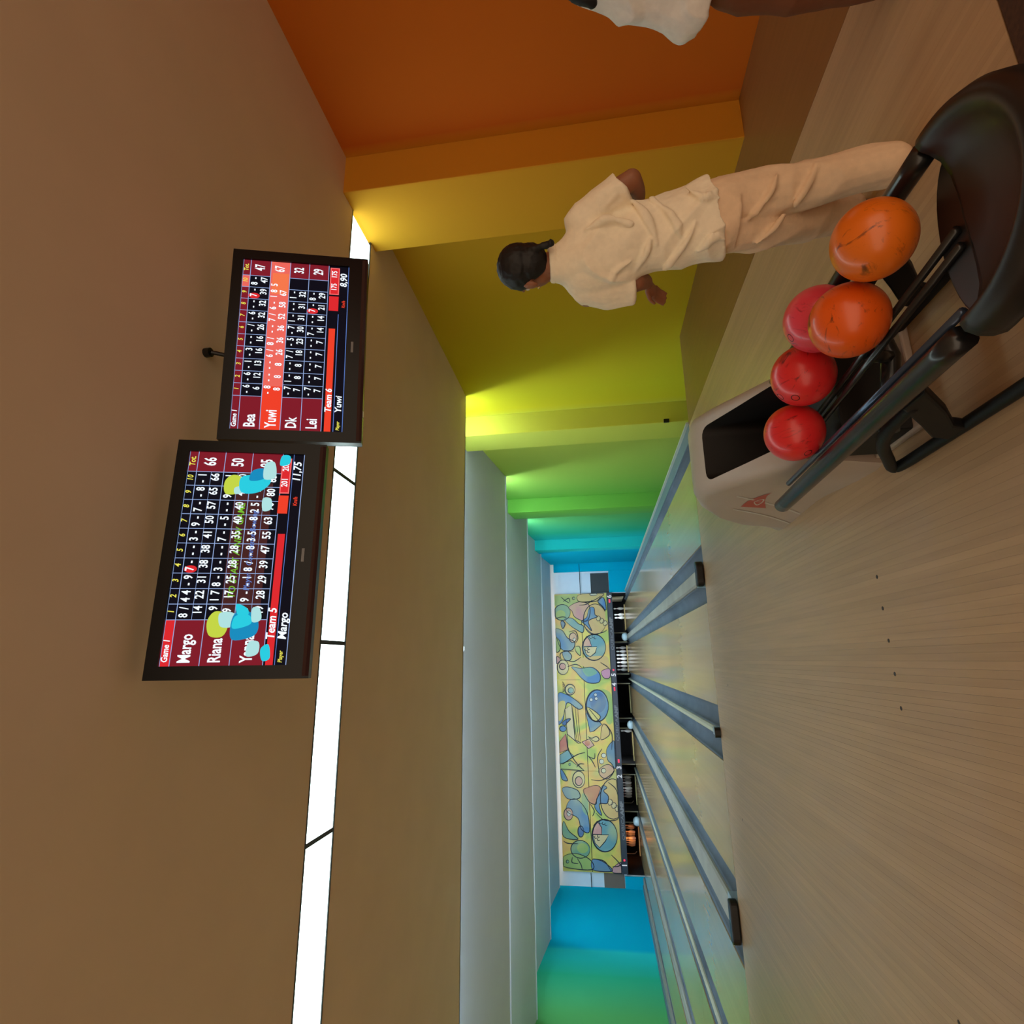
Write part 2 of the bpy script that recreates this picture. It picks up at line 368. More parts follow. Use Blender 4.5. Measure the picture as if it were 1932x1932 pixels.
# ------------------------------------------------------------------ masking unit with mural
mk = thing('masking_unit', (-2.36, YM, 0.5), 'long mural of bright abstract bowling shapes above the pins', 'mural')
X0, X1, ZT, ZB, ZS = -7.36, 2.64, 2.86, 0.76, 1.80
def murmat(name, cols):
    M = bpy.data.materials.new(name); M.use_nodes = True; nt = M.node_tree; N = nt.nodes; L = nt.links; b = N['Principled BSDF']
    g_ = N.new('ShaderNodeNewGeometry'); tx = N.new('ShaderNodeTexNoise'); tx.inputs['Scale'].default_value = 1.1; tx.inputs['Detail'].default_value = 1.5
    tx.inputs['Distortion'].default_value = 0.6
    L.new(g_.outputs['Position'], tx.inputs['Vector']); cr = N.new('ShaderNodeValToRGB'); L.new(tx.outputs[0], cr.inputs[0])
    for i, (p, c) in enumerate(cols):
        e = cr.color_ramp.elements[i] if i < 2 else cr.color_ramp.elements.new(p)
        e.position = p; e.color = (*lin(c), 1)
    L.new(cr.outputs[0], b.inputs['Base Color']); b.inputs['Roughness'].default_value = 0.5
    return M
M_MUR = murmat('mural_ground', [(0.36, (164, 176, 84)), (0.46, (208, 186, 84)), (0.54, (212, 168, 90)), (0.66, (188, 178, 104))])
for a, b in ((X0, -4.0), (-4.0, -0.72), (-0.72, X1)):
    part('mural_panel', MB().box(a+0.004, b-0.004, YM-0.03, YM+0.05, ZS+0.012, ZT), M_MUR, mk)
    part('mural_panel', MB().box(a+0.004, b-0.004, YM-0.05, YM+0.05, ZB, ZS-0.012), M_MUR, mk)
part('panel_gap', MB().box(X0, X1, YM, YM+0.05, ZS-0.012, ZS+0.012), M_BLACKP, mk)
part('curtain_rod', MB().tube([(XR-0.02, YM-0.07, ZS-0.0), (X1, YM-0.07, ZS)], 0.012, 8), M_BLACKP, mk)
part('curtain_rod', MB().tube([(XL+0.02, YM-0.07, ZS+0.06), (X0, YM-0.07, ZS+0.06)], 0.012, 8), M_BLACKP, mk)
# --- drawing helpers: (x, y) read off the mural, mapped to the plane of the panels
def mp4(p): return (1000+p[0]/6.44, 1040+p[1]/6.44)
def mp5(p): return (1000+p[0]/4.83, 1300+p[1]/4.83)
def onmural(q):
    t = (q[1]-1125.0)
    X = 2.5-0.02082*t+3.56e-6*t*t
    top = 1047+(q[1]-1122)*14/520; bot = 1146+(q[1]-1118)*22/524
    v = (q[0]-top)/(bot-top)
    return (min(max(X, X0+0.01), X1-0.01), min(max(ZT-v*(ZT-ZB), ZB+0.01), ZT-0.01))
COLS = {'y': (194, 177, 100), 'o': (195, 159, 100), 'g': (143, 166, 90), 'tg': (107, 149, 121), 't': (95, 142, 147), 'b': (77, 120, 156), 'db': (63, 98, 141), 'p': (191, 136, 126), 'pk': (185, 128, 144), 'c': (198, 178, 129), 'r': (181, 105, 83), 'w': (192, 194, 188)}
cm = [murmat('mural_'+k, [(0.38, v), (0.66, tuple(int(0.5*a_+0.5*b_) for a_, b_ in zip(v, (204, 182, 104))))]) for k, v in COLS.items()]; ci = {k: i for i, k in enumerate(COLS)}
fill = MB(); ink = MB(); layer = [0]
def yfront(z): return YM-(0.052 if z < ZS else 0.032)
def fillp(pts, k):
    layer[0] += 1
    P = [onmural(p) for p in pts]; d = 0.0001*layer[0]
    fill.add([(x_, YM-0.0525-d, z_) for x_, z_ in P], [tuple(range(len(P)))], ci[k])
def stroke(pts, wd=0.03):
    P = [Vector(onmural(p)).to_3d() for p in pts]; vs_ = []; n = len(P)
    for i, p in enumerate(P):
        t = (P[min(i+1, n-1)]-P[max(i-1, 0)])
        if t.length < 1e-6: t = Vector((1, 0, 0))
        t.normalize(); nn = Vector((-t.y, t.x, 0)); k = 1.3*wd*(0.35+0.65*math.sin(math.pi*(i+0.5)/n))*0.5
        for sgn in (1, -1):
            q = p+nn*sgn*k; vs_.append((q.x, YM-0.066, q.y))
    ink.add(vs_, [(2*i, 2*i+1, 2*i+3, 2*i+2) for i in range(n-1)])
def EL(mp, cx, cy, rx, ry, k=None, ln=True, a0=0, a1=360, wd=0.026):
    q = [mp((cx+rx*math.cos(math.radians(a0+(a1-a0)*i/28)), cy+ry*math.sin(math.radians(a0+(a1-a0)*i/28)))) for i in range(29)]
    if k: fillp(q[:-1] if a1-a0 == 360 else q, k)
    if ln: stroke(q, wd)
def PG(mp, pts, k=None, ln=True, sm=True, wd=0.024):
    q = [tuple(p)[:2] for p in catmull([(*p, 0) for p in pts], 5, True)] if sm else pts
    if k: fillp([mp(p) for p in q], k)
    if ln: stroke([mp(p) for p in list(q)+[q[0]]], wd)
def LN(mp, pts, wd=0.026):
    stroke([mp(tuple(p)[:2]) for p in catmull([(*p, 0) for p in pts], 6)], wd)
A = mp4
PG(A, [(305, 530), (450, 515), (590, 515), (585, 640), (450, 690), (305, 640)], 'g', False)
PG(A, [(610, 520), (900, 510), (860, 570), (800, 610), (610, 605)], 'o', True)
EL(A, 400, 735, 100, 100, 'tg', True)
EL(A, 380, 760, 60, 55, 'g', False)
PG(A, [(480, 670), (600, 610), (720, 640), (740, 760), (690, 850), (560, 800), (520, 720)], 'p', True)
EL(A, 800, 830, 140, 190, 'o', True, 20, 330)
PG(A, [(720, 720), (745, 680), (790, 690), (800, 770), (830, 800), (720, 850), (760, 970), (690, 900), (640, 850), (700, 800)], 'b', True)
PG(A, [(840, 620), (900, 560), (930, 640), (930, 720)], 'b', True)
PG(A, [(430, 820), (520, 810), (600, 880), (660, 910), (650, 990), (570, 950), (500, 900)], 't', True)
PG(A, [(310, 940), (400, 960), (460, 1050), (550, 1110), (520, 1200), (400, 1200), (340, 1080)], 'b', True)
PG(A, [(320, 1050), (370, 1100), (370, 1200), (320, 1220)], 'g', True)
PG(A, [(380, 860), (405, 840), (435, 880), (405, 935)], 'db', True, wd=0.03)
EL(A, 530, 1050, 45, 60, 'p', True); EL(A, 545, 1075, 15, 20, 'w', True, wd=0.015)
EL(A, 785, 1175, 140, 160, 't', True, wd=0.04)
PG(A, [(655, 1160), (665, 1080), (700, 1035), (735, 1090), (755, 1160)], 'p', True, False)
PG(A, [(660, 1170), (820, 1168), (800, 1240), (740, 1290), (690, 1260)], 'c', True, False)
for c_ in ((690, 1200), (718, 1225), (722, 1188)): EL(A, *c_, 14, 14, None, True, 20, 250, 0.022)
for c_ in ((745, 1050), (775, 1040), (800, 1055)): EL(A, *c_, 13, 16, None, True, 20, 250, 0.018)
PG(A, [(555, 1170), (610, 1165), (620, 1270), (570, 1230)], 'g', True)
PG(A, [(400, 1240), (450, 1210), (510, 1270), (490, 1330), (430, 1320)], 'b', True)
PG(A, [(560, 1340), (640, 1300), (900, 1280), (960, 1340), (960, 1500), (860, 1480), (640, 1400)], 'o', False)
EL(A, 335, 1325, 35, 45, 'p', True); EL(A, 405, 1415, 70, 90, 'c', True); EL(A, 400, 1405, 38, 40, 'p', True)
PG(A, [(510, 1410), (620, 1430), (760, 1420), (850, 1500), (840, 1600), (720, 1610), (640, 1560), (570, 1480)], 'b', True)
PG(A, [(640, 1430), (760, 1430), (820, 1490), (700, 1530)], 'tg', False)
PG(A, [(870, 1470), (970, 1440), (970, 1545), (900, 1550)], 'pk', True)
LN(A, [(385, 540), (440, 590), (490, 620)]); LN(A, [(410, 600), (480, 560), (495, 610)]); EL(A, 543, 562, 17, 17, 'tg', True, wd=0.02)
EL(A, 785, 520, 45, 16, 'w', True, wd=0.02); LN(A, [(600, 610), (760, 605), (880, 540)]); LN(A, [(610, 650), (700, 640), (770, 590)])
LN(A, [(690, 940), (780, 1010), (900, 990), (945, 960)]); LN(A, [(830, 610), (900, 680), (925, 740)])
for k_ in range(3): PG(A, [(815+k_*40, 800+k_*30), (850+k_*40, 790+k_*30), (870+k_*40, 830+k_*30), (830+k_*40, 850+k_*30)], 'c', True, wd=0.02)
LN(A, [(390, 1330), (370, 1260), (420, 1220), (540, 1220)]); LN(A, [(480, 980), (560, 970), (590, 1060), (560, 1120)]); LN(A, [(310, 810), (400, 790), (450, 800)])
LN(A, [(460, 1330), (540, 1345), (630, 1290)]); LN(A, [(860, 1360), (920, 1400), (960, 1430)]); LN(A, [(460, 1410), (560, 1380), (640, 1420)])
EL(A, 490, 1690, 60, 65, 'c', True, wd=0.034); EL(A, 500, 1700, 34, 34, 't', True, wd=0.02)
for q_ in range(6): LN(A, [(430, 1640+q_*12), (395, 1590+q_*26)], 0.016)
A = mp5
PG(A, [(255, 60), (330, 55), (420, 110), (480, 170), (440, 190), (350, 130), (320, 190), (300, 290), (255, 320)], 'b', True)
PG(A, [(260, 140), (320, 120), (310, 230), (265, 300)], 'y', False)
PG(A, [(320, 190), (380, 150), (395, 300), (410, 470), (465, 500), (435, 500), (340, 420), (330, 300)], 'c', True, False)
for k_ in range(3): LN(A, [(390+k_*22, 170), (405+k_*20, 330), (430+k_*14, 490)], 0.014)
PG(A, [(510, 230), (540, 190), (650, 330), (580, 390), (545, 400)], 'b', True, False)
PG(A, [(640, 30), (740, 60), (745, 300), (690, 300)], 'g', False)
EL(A, 612, 160, 100, 145, 'b', True, wd=0.044); EL(A, 620, 130, 70, 95, 'db', False)
PG(A, [(515, 180), (560, 190), (640, 260), (580, 300)], 'y', True)
for c_ in ((557, 105), (603, 95), (597, 60)): EL(A, *c_, 14, 15, 'w', True, 0, 360, 0.016)
PG(A, [(290, 320), (330, 285), (370, 280), (335, 320), (320, 340)], 'db', True); EL(A, 300, 370, 30, 26, 'b', True)
PG(A, [(270, 490), (325, 415), (345, 560), (270, 590)], 'r', True, False)
PG(A, [(270, 610), (340, 565), (400, 620), (300, 690), (270, 690)], 't', True, False)
PG(A, [(275, 690), (370, 660), (490, 750), (280, 738)], 'g', True, False)
PG(A, [(470, 490), (540, 460), (580, 520), (530, 550)], 'p', True, False); EL(A, 520, 500, 25, 25, 'r', False)
PG(A, [(525, 440), (560, 455), (600, 440), (625, 465), (590, 485)], 'c', True)
PG(A, [(640, 430), (660, 330), (700, 350), (720, 420), (650, 470)], 'o', True)
PG(A, [(690, 560), (735, 490), (765, 500), (770, 720), (730, 680), (700, 650)], 'b', True)
PG(A, [(620, 740), (700, 690), (755, 740), (700, 820), (640, 800)], 'p', True)
LN(A, [(340, 420), (350, 560), (420, 680), (490, 750)]); LN(A, [(300, 690), (420, 610), (500, 585)]); LN(A, [(520, 610), (560, 660), (590, 720)]); LN(A, [(530, 620), (580, 640), (585, 590)])
LN(A, [(650, 550), (610, 630), (625, 770)]); EL(A, 665, 610, 20, 20, 'w', True, wd=0.016); EL(A, 645, 665, 20, 22, 'w', True, wd=0.016); EL(A, 662, 747, 20, 22, 'w', True, wd=0.02)
LN(A, [(420, 720), (450, 690), (490, 690)]); EL(A, 360, 695, 9, 12, 'tg', True, wd=0.015); LN(A, [(690, 330), (740, 420), (735, 560)])
PG(A, [(275, 745), (300, 760), (340, 840), (290, 830)], 'b', True)
EL(A, 440, 830, 55, 75, 'c', True); EL(A, 440, 845, 32, 40, 'p', True)
PG(A, [(290, 920), (340, 900), (430, 930), (450, 990), (400, 1010), (330, 1000)], 'b', True)
EL(A, 740, 1000, 110, 180, 'o', True, 20, 330)
PG(A, [(525, 900), (600, 880), (640, 920), (600, 1000), (590, 1050), (530, 1030), (480, 930)], 'r', True)
PG(A, [(630, 920), (655, 880), (690, 900), (660, 930), (700, 975), (690, 1040), (620, 1050), (640, 1150), (580, 1080), (600, 1010)], 'b', True)
for k_ in range(3): PG(A, [(695+k_*32, 1010+k_*28), (725+k_*32, 1005+k_*28), (740+k_*32, 1040+k_*28), (705+k_*32, 1055+k_*28)], 'c', True, wd=0.02)
PG(A, [(350, 1030), (420, 1010), (510, 1120), (530, 1300), (460, 1280), (430, 1180), (330, 1120)], 'b', True)
PG(A, [(470, 960), (520, 1000), (520, 1150), (470, 1100)], 'tg', False)
EL(A, 345, 1145, 40, 55, 'p', True); EL(A, 350, 1140, 18, 24, 'w', True, wd=0.015)
PG(A, [(300, 1210), (350, 1300), (430, 1370), (300, 1350)], 'tg', True)
EL(A, 455, 1300, 26, 50, 'db', True, wd=0.03)
EL(A, 450, 1460, 85, 80, 'tg', True); EL(A, 470, 1450, 50, 45, 'g', False)
PG(A, [(300, 1530), (420, 1500), (545, 1560), (545, 1640), (300, 1620)], 'g', True)
EL(A, 665, 1330, 110, 145, 't', True, wd=0.04)
PG(A, [(560, 1320), (570, 1240), (600, 1200), (640, 1260), (640, 1320)], 'p', True, False)
PG(A, [(562, 1325), (700, 1322), (670, 1380), (620, 1440), (580, 1400)], 'c', True, False)
for c_ in ((587, 1345), (612, 1365), (612, 1335)): EL(A, *c_, 11, 12, None, True, 20, 250, 0.022)
for c_ in ((630, 1215), (655, 1220), (678, 1228)): EL(A, *c_, 11, 12, None, True, 20, 250, 0.018)
PG(A, [(555, 1550), (640, 1560), (720, 1620), (710, 1650), (560, 1640)], 'b', True)
PG(A, [(730, 1620), (815, 1560), (820, 1665), (740, 1660)], 'pk', True)
LN(A, [(560, 1540), (660, 1560), (720, 1650)]); LN(A, [(720, 1500), (780, 1560), (815, 1620)]); LN(A, [(730, 1605), (780, 1600), (815, 1570)])
LN(A, [(420, 1540), (455, 1600), (465, 1645)]); LN(A, [(380, 1530), (375, 1580), (430, 1590)]); EL(A, 335, 1575, 12, 14, 'tg', True, wd=0.02)
LN(A, [(590, 1130), (660, 1190), (760, 1190), (800, 1150)]); LN(A, [(700, 850), (760, 900), (785, 960)]); LN(A, [(550, 830), (640, 835), (730, 780), (755, 740)])
LN(A, [(300, 1390), (340, 1410), (430, 1410)]); LN(A, [(540, 1050), (575, 1110), (560, 1160)])
part('painted_shape', fill, cm, mk); part('painted_outline', ink, mat('mural_ink', (26, 32, 44), 0.6), mk)
# number strip under the mural
ns = part('number_strip', MB().prism([(YM-0.10, 0.545), (YM+0.05, 0.545), (YM+0.05, 0.752), (YM-0.07, 0.752), (YM-0.10, 0.72)], X0, X1), mat('strip_charcoal', (52, 56, 64), 0.4), mk)
M_LET = mat('lettering_white', (225, 232, 238), emit=0.8); M_LED = mat('led_red', (255, 50, 78), emit=2.2)
def wall_text(body, size, X, Z, Y, sx=1.0, shear=0.0, bold=0.0):
    V, F = text_geo(body, size, sx, bold, shear)
    return [(X+v[0], Y, Z+v[1]) for v in V], F
for t_, X in (('6', 2.48), ('5', -0.54), ('4', -0.90), ('3', -3.86), ('2', -4.16), ('1', -7.08)):
    part('lane_number', MB().add(*wall_text(t_, 0.24, X, 0.645, YM-0.104, 1.0, 0, 0.006)), M_LET, ns)
for X in (2.34, 2.27, -0.36, -1.03, -1.10, -3.66, -3.60, -6.92):
    part('indicator_light', MB().box(X-0.028, X+0.028, YM-0.108, YM-0.100, 0.625, 0.675), M_LED, ns)
for X in (1.0, -2.32, -5.66):
    part('maker_lettering', MB().add(*wall_text('QUBICA', 0.15, X-0.22, 0.63, YM-0.104, 1.45, 0.1)).add(*wall_text('AMF', 0.16, X+0.42, 0.63, YM-0.104, 1.45, 0.1, 0.008)), mat('lettering_grey', (150, 164, 172), emit=0.5), ns)

# ------------------------------------------------------------------ pins
M_PIN = mat('pin_white', (236, 240, 238), 0.3, coat=0.3)
prof = [(0.026, 0), (0.033, 0.01), (0.050, 0.06), (0.0605, 0.114), (0.056, 0.16), (0.040, 0.20), (0.027, 0.235), (0.0235, 0.262), (0.025, 0.29), (0.031, 0.33), (0.030, 0.355), (0.02, 0.375), (0.0, 0.381)]
pinm = MB().lathe([(0.0, 0.0)]+prof, (0, 0, 0), n=14).mesh('bowling_pin', M_PIN, smooth=True)
strm = MB().lathe([(0.0275, 0.232), (0.0256, 0.242)], (0, 0, 0), n=14, closed=False).lathe([(0.0245, 0.256), (0.0248, 0.268)], (0, 0, 0), n=14, closed=False).mesh('neck_stripe', mat('pin_red', (190, 40, 50), 0.4))
TRI = [(0, 0)]+[(x_*0.1524, 0.264) for x_ in (-1, 1)]+[(x_*0.3048, 0.528) for x_ in (-1, 0, 1)]+[(x_*0.1524, 0.792) for x_ in (-3, -1, 1, 3)]
POS = ['front pin', 'left pin in the second row', 'right pin in the second row', 'left pin in the third row', 'middle pin in the third row', 'right pin in the third row',
       'leftmost pin in the back row', 'second pin from left in the back row', 'third pin from left in the back row', 'rightmost pin in the back row']
def pins(ln, idx, label, z=0.0006, y=24.6):
    c = sum(LANES[ln])/2
    for i in idx:
        o = link('bowling_pin', pinm, None, (c+TRI[i][0], y+TRI[i][1], z)); o.scale = (1.1, 1.1, 1.12)
        tag(o, label[i] if isinstance(label, dict) else label if '%s' not in label else label % POS[i], 'bowling pin', 'bowling pins at the lane ends')
        link('neck_stripe', strm, o)
pins(5, range(10), '%s of the bright white rack at number 5')
pins(6, (0, 2, 9), {9: 'rightmost of the three pins left under the number 6', 0: 'leftmost of the three pins left under the number 6', 2: 'middle one of the three pins left under the number 6'})
pins(3, (9,), 'lone white bowling pin standing between numbers 3 and 4')
pins(2, range(10), '%s of the dim raised rack at number 2', z=0.14)
pins(1, range(10), '%s of the orange-lit rack at number 1', z=0.12)
for ln, lb in ((1, 'pin setting rack holding the orange-lit pins, leftmost lane'), (2, 'dark pin setting rack holding pins on the second lane')):
    c = sum(LANES[ln])/2
    g = thing('pin_rack', (c, 24.9, 0.48), lb, 'pin setter')
    part('deck_plate', MB().box(c-0.5, c+0.5, 24.5, 25.5, 0.58, 0.62), M_DARK, g)
    for sx_ in (-1, 1):
        part('deck_rail', MB().tube([(c+sx_*0.5, 24.45, 0.6), (c+sx_*0.5, 24.45, 0.2), (c+sx_*0.42, 24.45, 0.12)], 0.015, 8), mat('rack_steel', (120, 110, 96), 0.35, metal=0.6), g)
# pit lamps: warm on the leftmost lane, white elsewhere
def pitlamp(ln, rgb, pw_, label):
    c = sum(LANES[ln])/2
    g = thing('pit_lamp', (c, 24.3, 0.62), label, 'lamp')
    part('added_spill_shield', MB().box(c-0.47, c+0.47, 24.26, 24.28, 0.50, 0.66), M_DARK, g)  # unseen plate added to keep lamp light from spilling onto the lane ahead
    part('lamp_tube', MB().box(c-0.45, c+0.45, 24.30, 24.35, 0.60, 0.64), mat('pit_%d' % ln, rgb, emit=pw_), g)
pitlamp(1, (255, 140, 60), 24, 'warm orange tube lamp over the leftmost pin deck')
pitlamp(3, (225, 238, 255), 36, 'white tube lamp over the pin deck with one pin')
pitlamp(5, (225, 238, 255), 44, 'white tube lamp over the full rack of pins')
pitlamp(6, (225, 238, 255), 44, 'white tube lamp over the rightmost pin deck')
pitlamp(2, (225, 230, 235), 5, 'faint tube lamp over the dark second pin deck')

# ------------------------------------------------------------------ score monitors
M_BEZ = mat('bezel_black', (9, 9, 12), 0.3, spec=0.25)
def S_(name, rgb, e=1.0): return mat('scr_'+name, rgb, emit=e)
SC = {'bg': S_('bg', (10, 10, 22)), 'maroon': S_('maroon', (128, 26, 40)), 'red': S_('red', (222, 40, 46)), 'hot': S_('hot', (240, 64, 40)), 'salmon': S_('salmon', (238, 104, 92)), 'orange': S_('orange', (246, 120, 76)),
      'line': S_('line', (150, 175, 225)), 'white': S_('white', (236, 246, 255), 1.15), 'yellow': S_('yellow', (240, 232, 90)), 'blue': S_('blue', (96, 130, 205)), 'pink': S_('pink', (250, 110, 110)),
      'green': S_('green', (120, 190, 50)), 'cyan': S_('cyan', (40, 205, 225)), 'teal': S_('teal', (20, 140, 190)), 'lime': S_('lime', (196, 214, 70)), 'brown': S_('brown', (70, 34, 34)), 'pale': S_('pale', (176, 226, 226))}
SK = list(SC)
class Screen:
    def __init__(s, w_, h_): s.w = w_; s.h = h_; s.cells = MB(); s.txt = {}; s.k = 0
    def P(s, a, b): return ((a-0.5)*s.w, (0.5-b)*s.h)
    def rect(s, a0, a1, b0, b1, c):
        s.k += 1; y = -0.0004-0.000012*s.k; (x0, z1), (x1, z0) = s.P(a0, b0), s.P(a1, b1)
        s.cells.add([(x0, y, z0), (x1, y, z0), (x1, y, z1), (x0, y, z1)], [(0, 1, 2, 3)], SK.index(c))
    def blob(s, pts, c, front=True):
        s.k += 1; y = -0.0004-0.000012*s.k-(0.0068 if front else 0); q = catmull([(*s.P(*p), 0) for p in pts], 6, True)
        s.cells.add([(p.x, y, p.y) for p in q], [tuple(range(len(q)))], SK.index(c))
    def text(s, t, a, b, hgt, c='white', sx=0.8, align='CENTER', shear=0.0, bold=0.0):
        V, F = text_geo(t, hgt*s.h*1.38, sx, (0.03 if c not in ('green', 'blue') else 0.012)*hgt*s.h, shear, align); x, z = s.P(a, b)
        s.txt.setdefault(c, MB()).add([(x+v[0], -0.006, z+v[1]) for v in V], F)
def frames(s, xa, xb, top, bot, throws, cums, cc='white', h=0.062, sx=0.72, circ=None, tot=None):
    wd = (xb-xa)/10; hh = bot-top
    for i, (t, c) in enumerate(zip(throws, cums)):
        x = xa+wd*i
        if i == circ:
            q = [(x+wd*0.27+0.017*math.cos(k*0.7), top+hh*0.27+0.052*math.sin(k*0.7)) for k in range(9)]; s.blob(q, 'red', False)
        for j, ch in enumerate(t.split()):
            s.text(ch, x+wd*(0.27+0.46*j), top+hh*0.27, h, cc, sx, bold=0.0004)
        if c: s.text(c, x+wd*0.6, top+hh*0.74, h, cc, sx, bold=0.0004)
W_, H_ = 0.98, 0.62
def monitor(loc, tilt, yaw, H_, label, draw):
    g = thing('score_monitor', loc, label, 'monitor', 'score monitors under the ceiling', rz=0)
    g.rotation_euler = (tilt, 0, yaw)
    bz = MB(); x0, x1, z0, z1 = -W_/2, W_/2, -H_/2, H_/2; sx0, sx1, sz1, sz0 = x0+0.052, x1-0.048, z1-0.048, z0+0.088
    for a in ((x0, x1, sz1, z1), (x0, x1, z0, sz0), (x0, sx0, sz0, sz1), (sx1, x1, sz0, sz1)):
        bz.box(a[0], a[1], -0.02, 0.03, a[2], a[3])
    part('bezel', bz, M_BEZ, g, local=True)
    part('housing', MB().box(x0+0.004, x1-0.004, 0.03, 0.055, z0+0.004, z1-0.004).box(x0+0.1, x1-0.1, 0.055, 0.095, z0+0.08, z1-0.09), mat('housing_black', (22, 22, 24), 0.5), g, local=True, bevel=0.004)
    part('lower_lip', MB().prism([(-0.02, z0), (-0.026, z0+0.012), (-0.02, z0+0.026)], x0+0.01, x1-0.01), mat('lip_gloss', (60, 40, 40), 0.2), g, local=True)
    s = Screen(sx1-sx0, sz1-sz0)
    scn = link('screen', MB().box(-s.w/2, s.w/2, 0.0, 0.02, -s.h/2, s.h/2).mesh('screen', SC['bg']), g, ((sx0+sx1)/2, -0.008, (sz0+sz1)/2))
    draw(s)
    tag(part('score_grid', s.cells, [SC[k] for k in SK], scn, local=True), kind='stuff')
    for k, mb in s.txt.items(): tag(part('screen_lettering', mb, SC[k], scn, local=True), kind='stuff')
    part('maker_badge', MB().box(-0.028, 0.028, -0.0215, -0.02, z0+0.055, z0+0.066), mat('badge_grey', (120, 122, 126), 0.4), g, local=True)
    part('power_light', MB().box(-0.006, 0.006, -0.0225, -0.02, z0+0.012, z0+0.017), mat('led_green', (190, 230, 120), emit=1.2), g, local=True)
    return g
def draw5(s):
    t0, t1, t2, t3 = 0.075, 0.305, 0.54, 0.805; n1 = 0.20; f1 = 0.90
    s.rect(0, n1, 0, t3, 'maroon'); s.rect(f1, 1, 0, t3, 'maroon'); s.rect(0, n1, 0, t0, 'red'); s.rect(f1, 1, 0, t0, 'maroon')
    s.rect(n1, f1, 0.42, 0.62, 'brown'); s.rect(n1+0.03, f1-0.05, 0.62, 0.74, 'brown')
    for b in (0.0, t0, t1, t2, t3): s.rect(0, 1, b-0.003, b+0.003, 'line')
    for i in range(11): a = n1+(f1-n1)*i/10; s.rect(a-0.0015, a+0.0015, 0, t3, 'line')
    for b in (0.20, 0.43, 0.67): s.rect(n1, f1, b-0.0015, b+0.0015, 'line')
    s.text('Game 1', 0.015, 0.038, 0.05, sx=0.85, align='LEFT', shear=0.15, bold=0.0006)
    for i in range(10): s.text(str(i+1), n1+(f1-n1)*(i+0.5)/10, 0.038, 0.05, 'yellow', 0.8, shear=0.15, bold=0.0006)
    s.text('Tot.', 0.95, 0.038, 0.05, 'yellow', 0.8, shear=0.15, bold=0.0006)
    for t, b in (('Margo', 0.19), ('Riana', 0.425), ('Yanna', 0.675)): s.text(t, 0.012, b, 0.10, sx=0.66, align='LEFT', bold=0.0008)
    for t, b in (('66', 0.19), ('50', 0.425), ('85', 0.675)): s.text(t, 0.95, b, 0.105, sx=0.56, bold=0.001)
    frames(s, n1, f1, t0, t1, ['8 /', '4 4', '- 9', '7 -', '- -', '3 -', '9 -', '7 -', '- 8', '- 1'], '14 22 31 38 38 41 50 57 65 66'.split(), h=0.072, circ=3)
    frames(s, n1, f1, t1, t2, ['- 9', '1 7', '8 -', '3 -', '- -', '7 -', '- 5', '- -', '9 -', '- 1'], '9 17 25 28 28 35 40 40 49 50'.split(), h=0.072)
    frames(s, n1, f1, t2, t3, ['9 /', '9 -', '- 1', '8 /', '- 8', '3 5', '- 8', '2 5', '- /', '5 -'], '19 28 29 39 47 55 63 70 80 85'.split(), h=0.072)
    s.text('TO START A NEW GAME', 0.52, 0.50, 0.058, 'green', 0.95, shear=0.15); s.text('Player 1 Commence Bowling', 0.52, 0.615, 0.05, 'blue', 0.88, shear=0.12)
    s.rect(0.0, 0.60, 0.825, 0.885, 'red'); s.rect(0.70, 0.79, 0.80, 0.885, 'hot'); s.rect(0.80, 0.98, 0.80, 0.885, 'pink'); s.rect(0.806, 0.974, 0.81, 0.875, 'red')
    s.text('Team 5', 0.11, 0.85, 0.07, sx=0.9, align='LEFT', shear=0.15, bold=0.0008); s.text('201', 0.855, 0.843, 0.055, sx=0.75); s.text('205', 0.935, 0.843, 0.055, sx=0.75)
    s.rect(0, 1, 0.898, 0.903, 'blue'); s.rect(0, 1, 0.988, 0.994, 'line')
    s.text('Player', 0.01, 0.945, 0.035, 'yellow', 0.8, 'LEFT', 0.15); s.text('Margo', 0.11, 0.945, 0.07, sx=0.9, align='LEFT', shear=0.15, bold=0.0008)
    s.text('Km/h', 0.76, 0.95, 0.035, 'hot', 0.8, shear=0.15); s.text('11,75', 0.91, 0.945, 0.07, sx=0.9, shear=0.15, bold=0.0008)
    # two animated cartoon bowlers, shown as plain colour shapes
    s.blob([(0.13, 0.36), (0.19, 0.33), (0.235, 0.38), (0.225, 0.47), (0.17, 0.50), (0.125, 0.46)], 'lime')
    s.blob([(0.17, 0.44), (0.225, 0.42), (0.235, 0.50), (0.215, 0.56), (0.17, 0.54)], 'pale')
    s.blob([(0.11, 0.55), (0.17, 0.52), (0.23, 0.55), (0.235, 0.66), (0.19, 0.74), (0.13, 0.72)], 'teal')
    s.blob([(0.16, 0.54), (0.215, 0.55), (0.22, 0.66), (0.18, 0.68)], 'cyan'); s.blob([(0.22, 0.57), (0.27, 0.55), (0.25, 0.64), (0.22, 0.65)], 'cyan')
    s.blob([(0.19, 0.69), (0.25, 0.68), (0.25, 0.74), (0.20, 0.76)], 'pale'); s.blob([(0.04, 0.67), (0.10, 0.68), (0.10, 0.76), (0.05, 0.76)], 'pale'); s.blob([(0.02, 0.80), (0.07, 0.78), (0.09, 0.84), (0.03, 0.86)], 'cyan')
    s.blob([(0.79, 0.35), (0.85, 0.33), (0.885, 0.39), (0.87, 0.47), (0.80, 0.47)], 'lime'); s.blob([(0.79, 0.43), (0.82, 0.42), (0.83, 0.49), (0.80, 0.50)], 'pale')
    s.blob([(0.80, 0.48), (0.87, 0.46), (0.89, 0.56), (0.90, 0.68), (0.85, 0.72), (0.80, 0.62)], 'cyan'); s.blob([(0.86, 0.54), (0.91, 0.56), (0.92, 0.66), (0.87, 0.66)], 'teal')
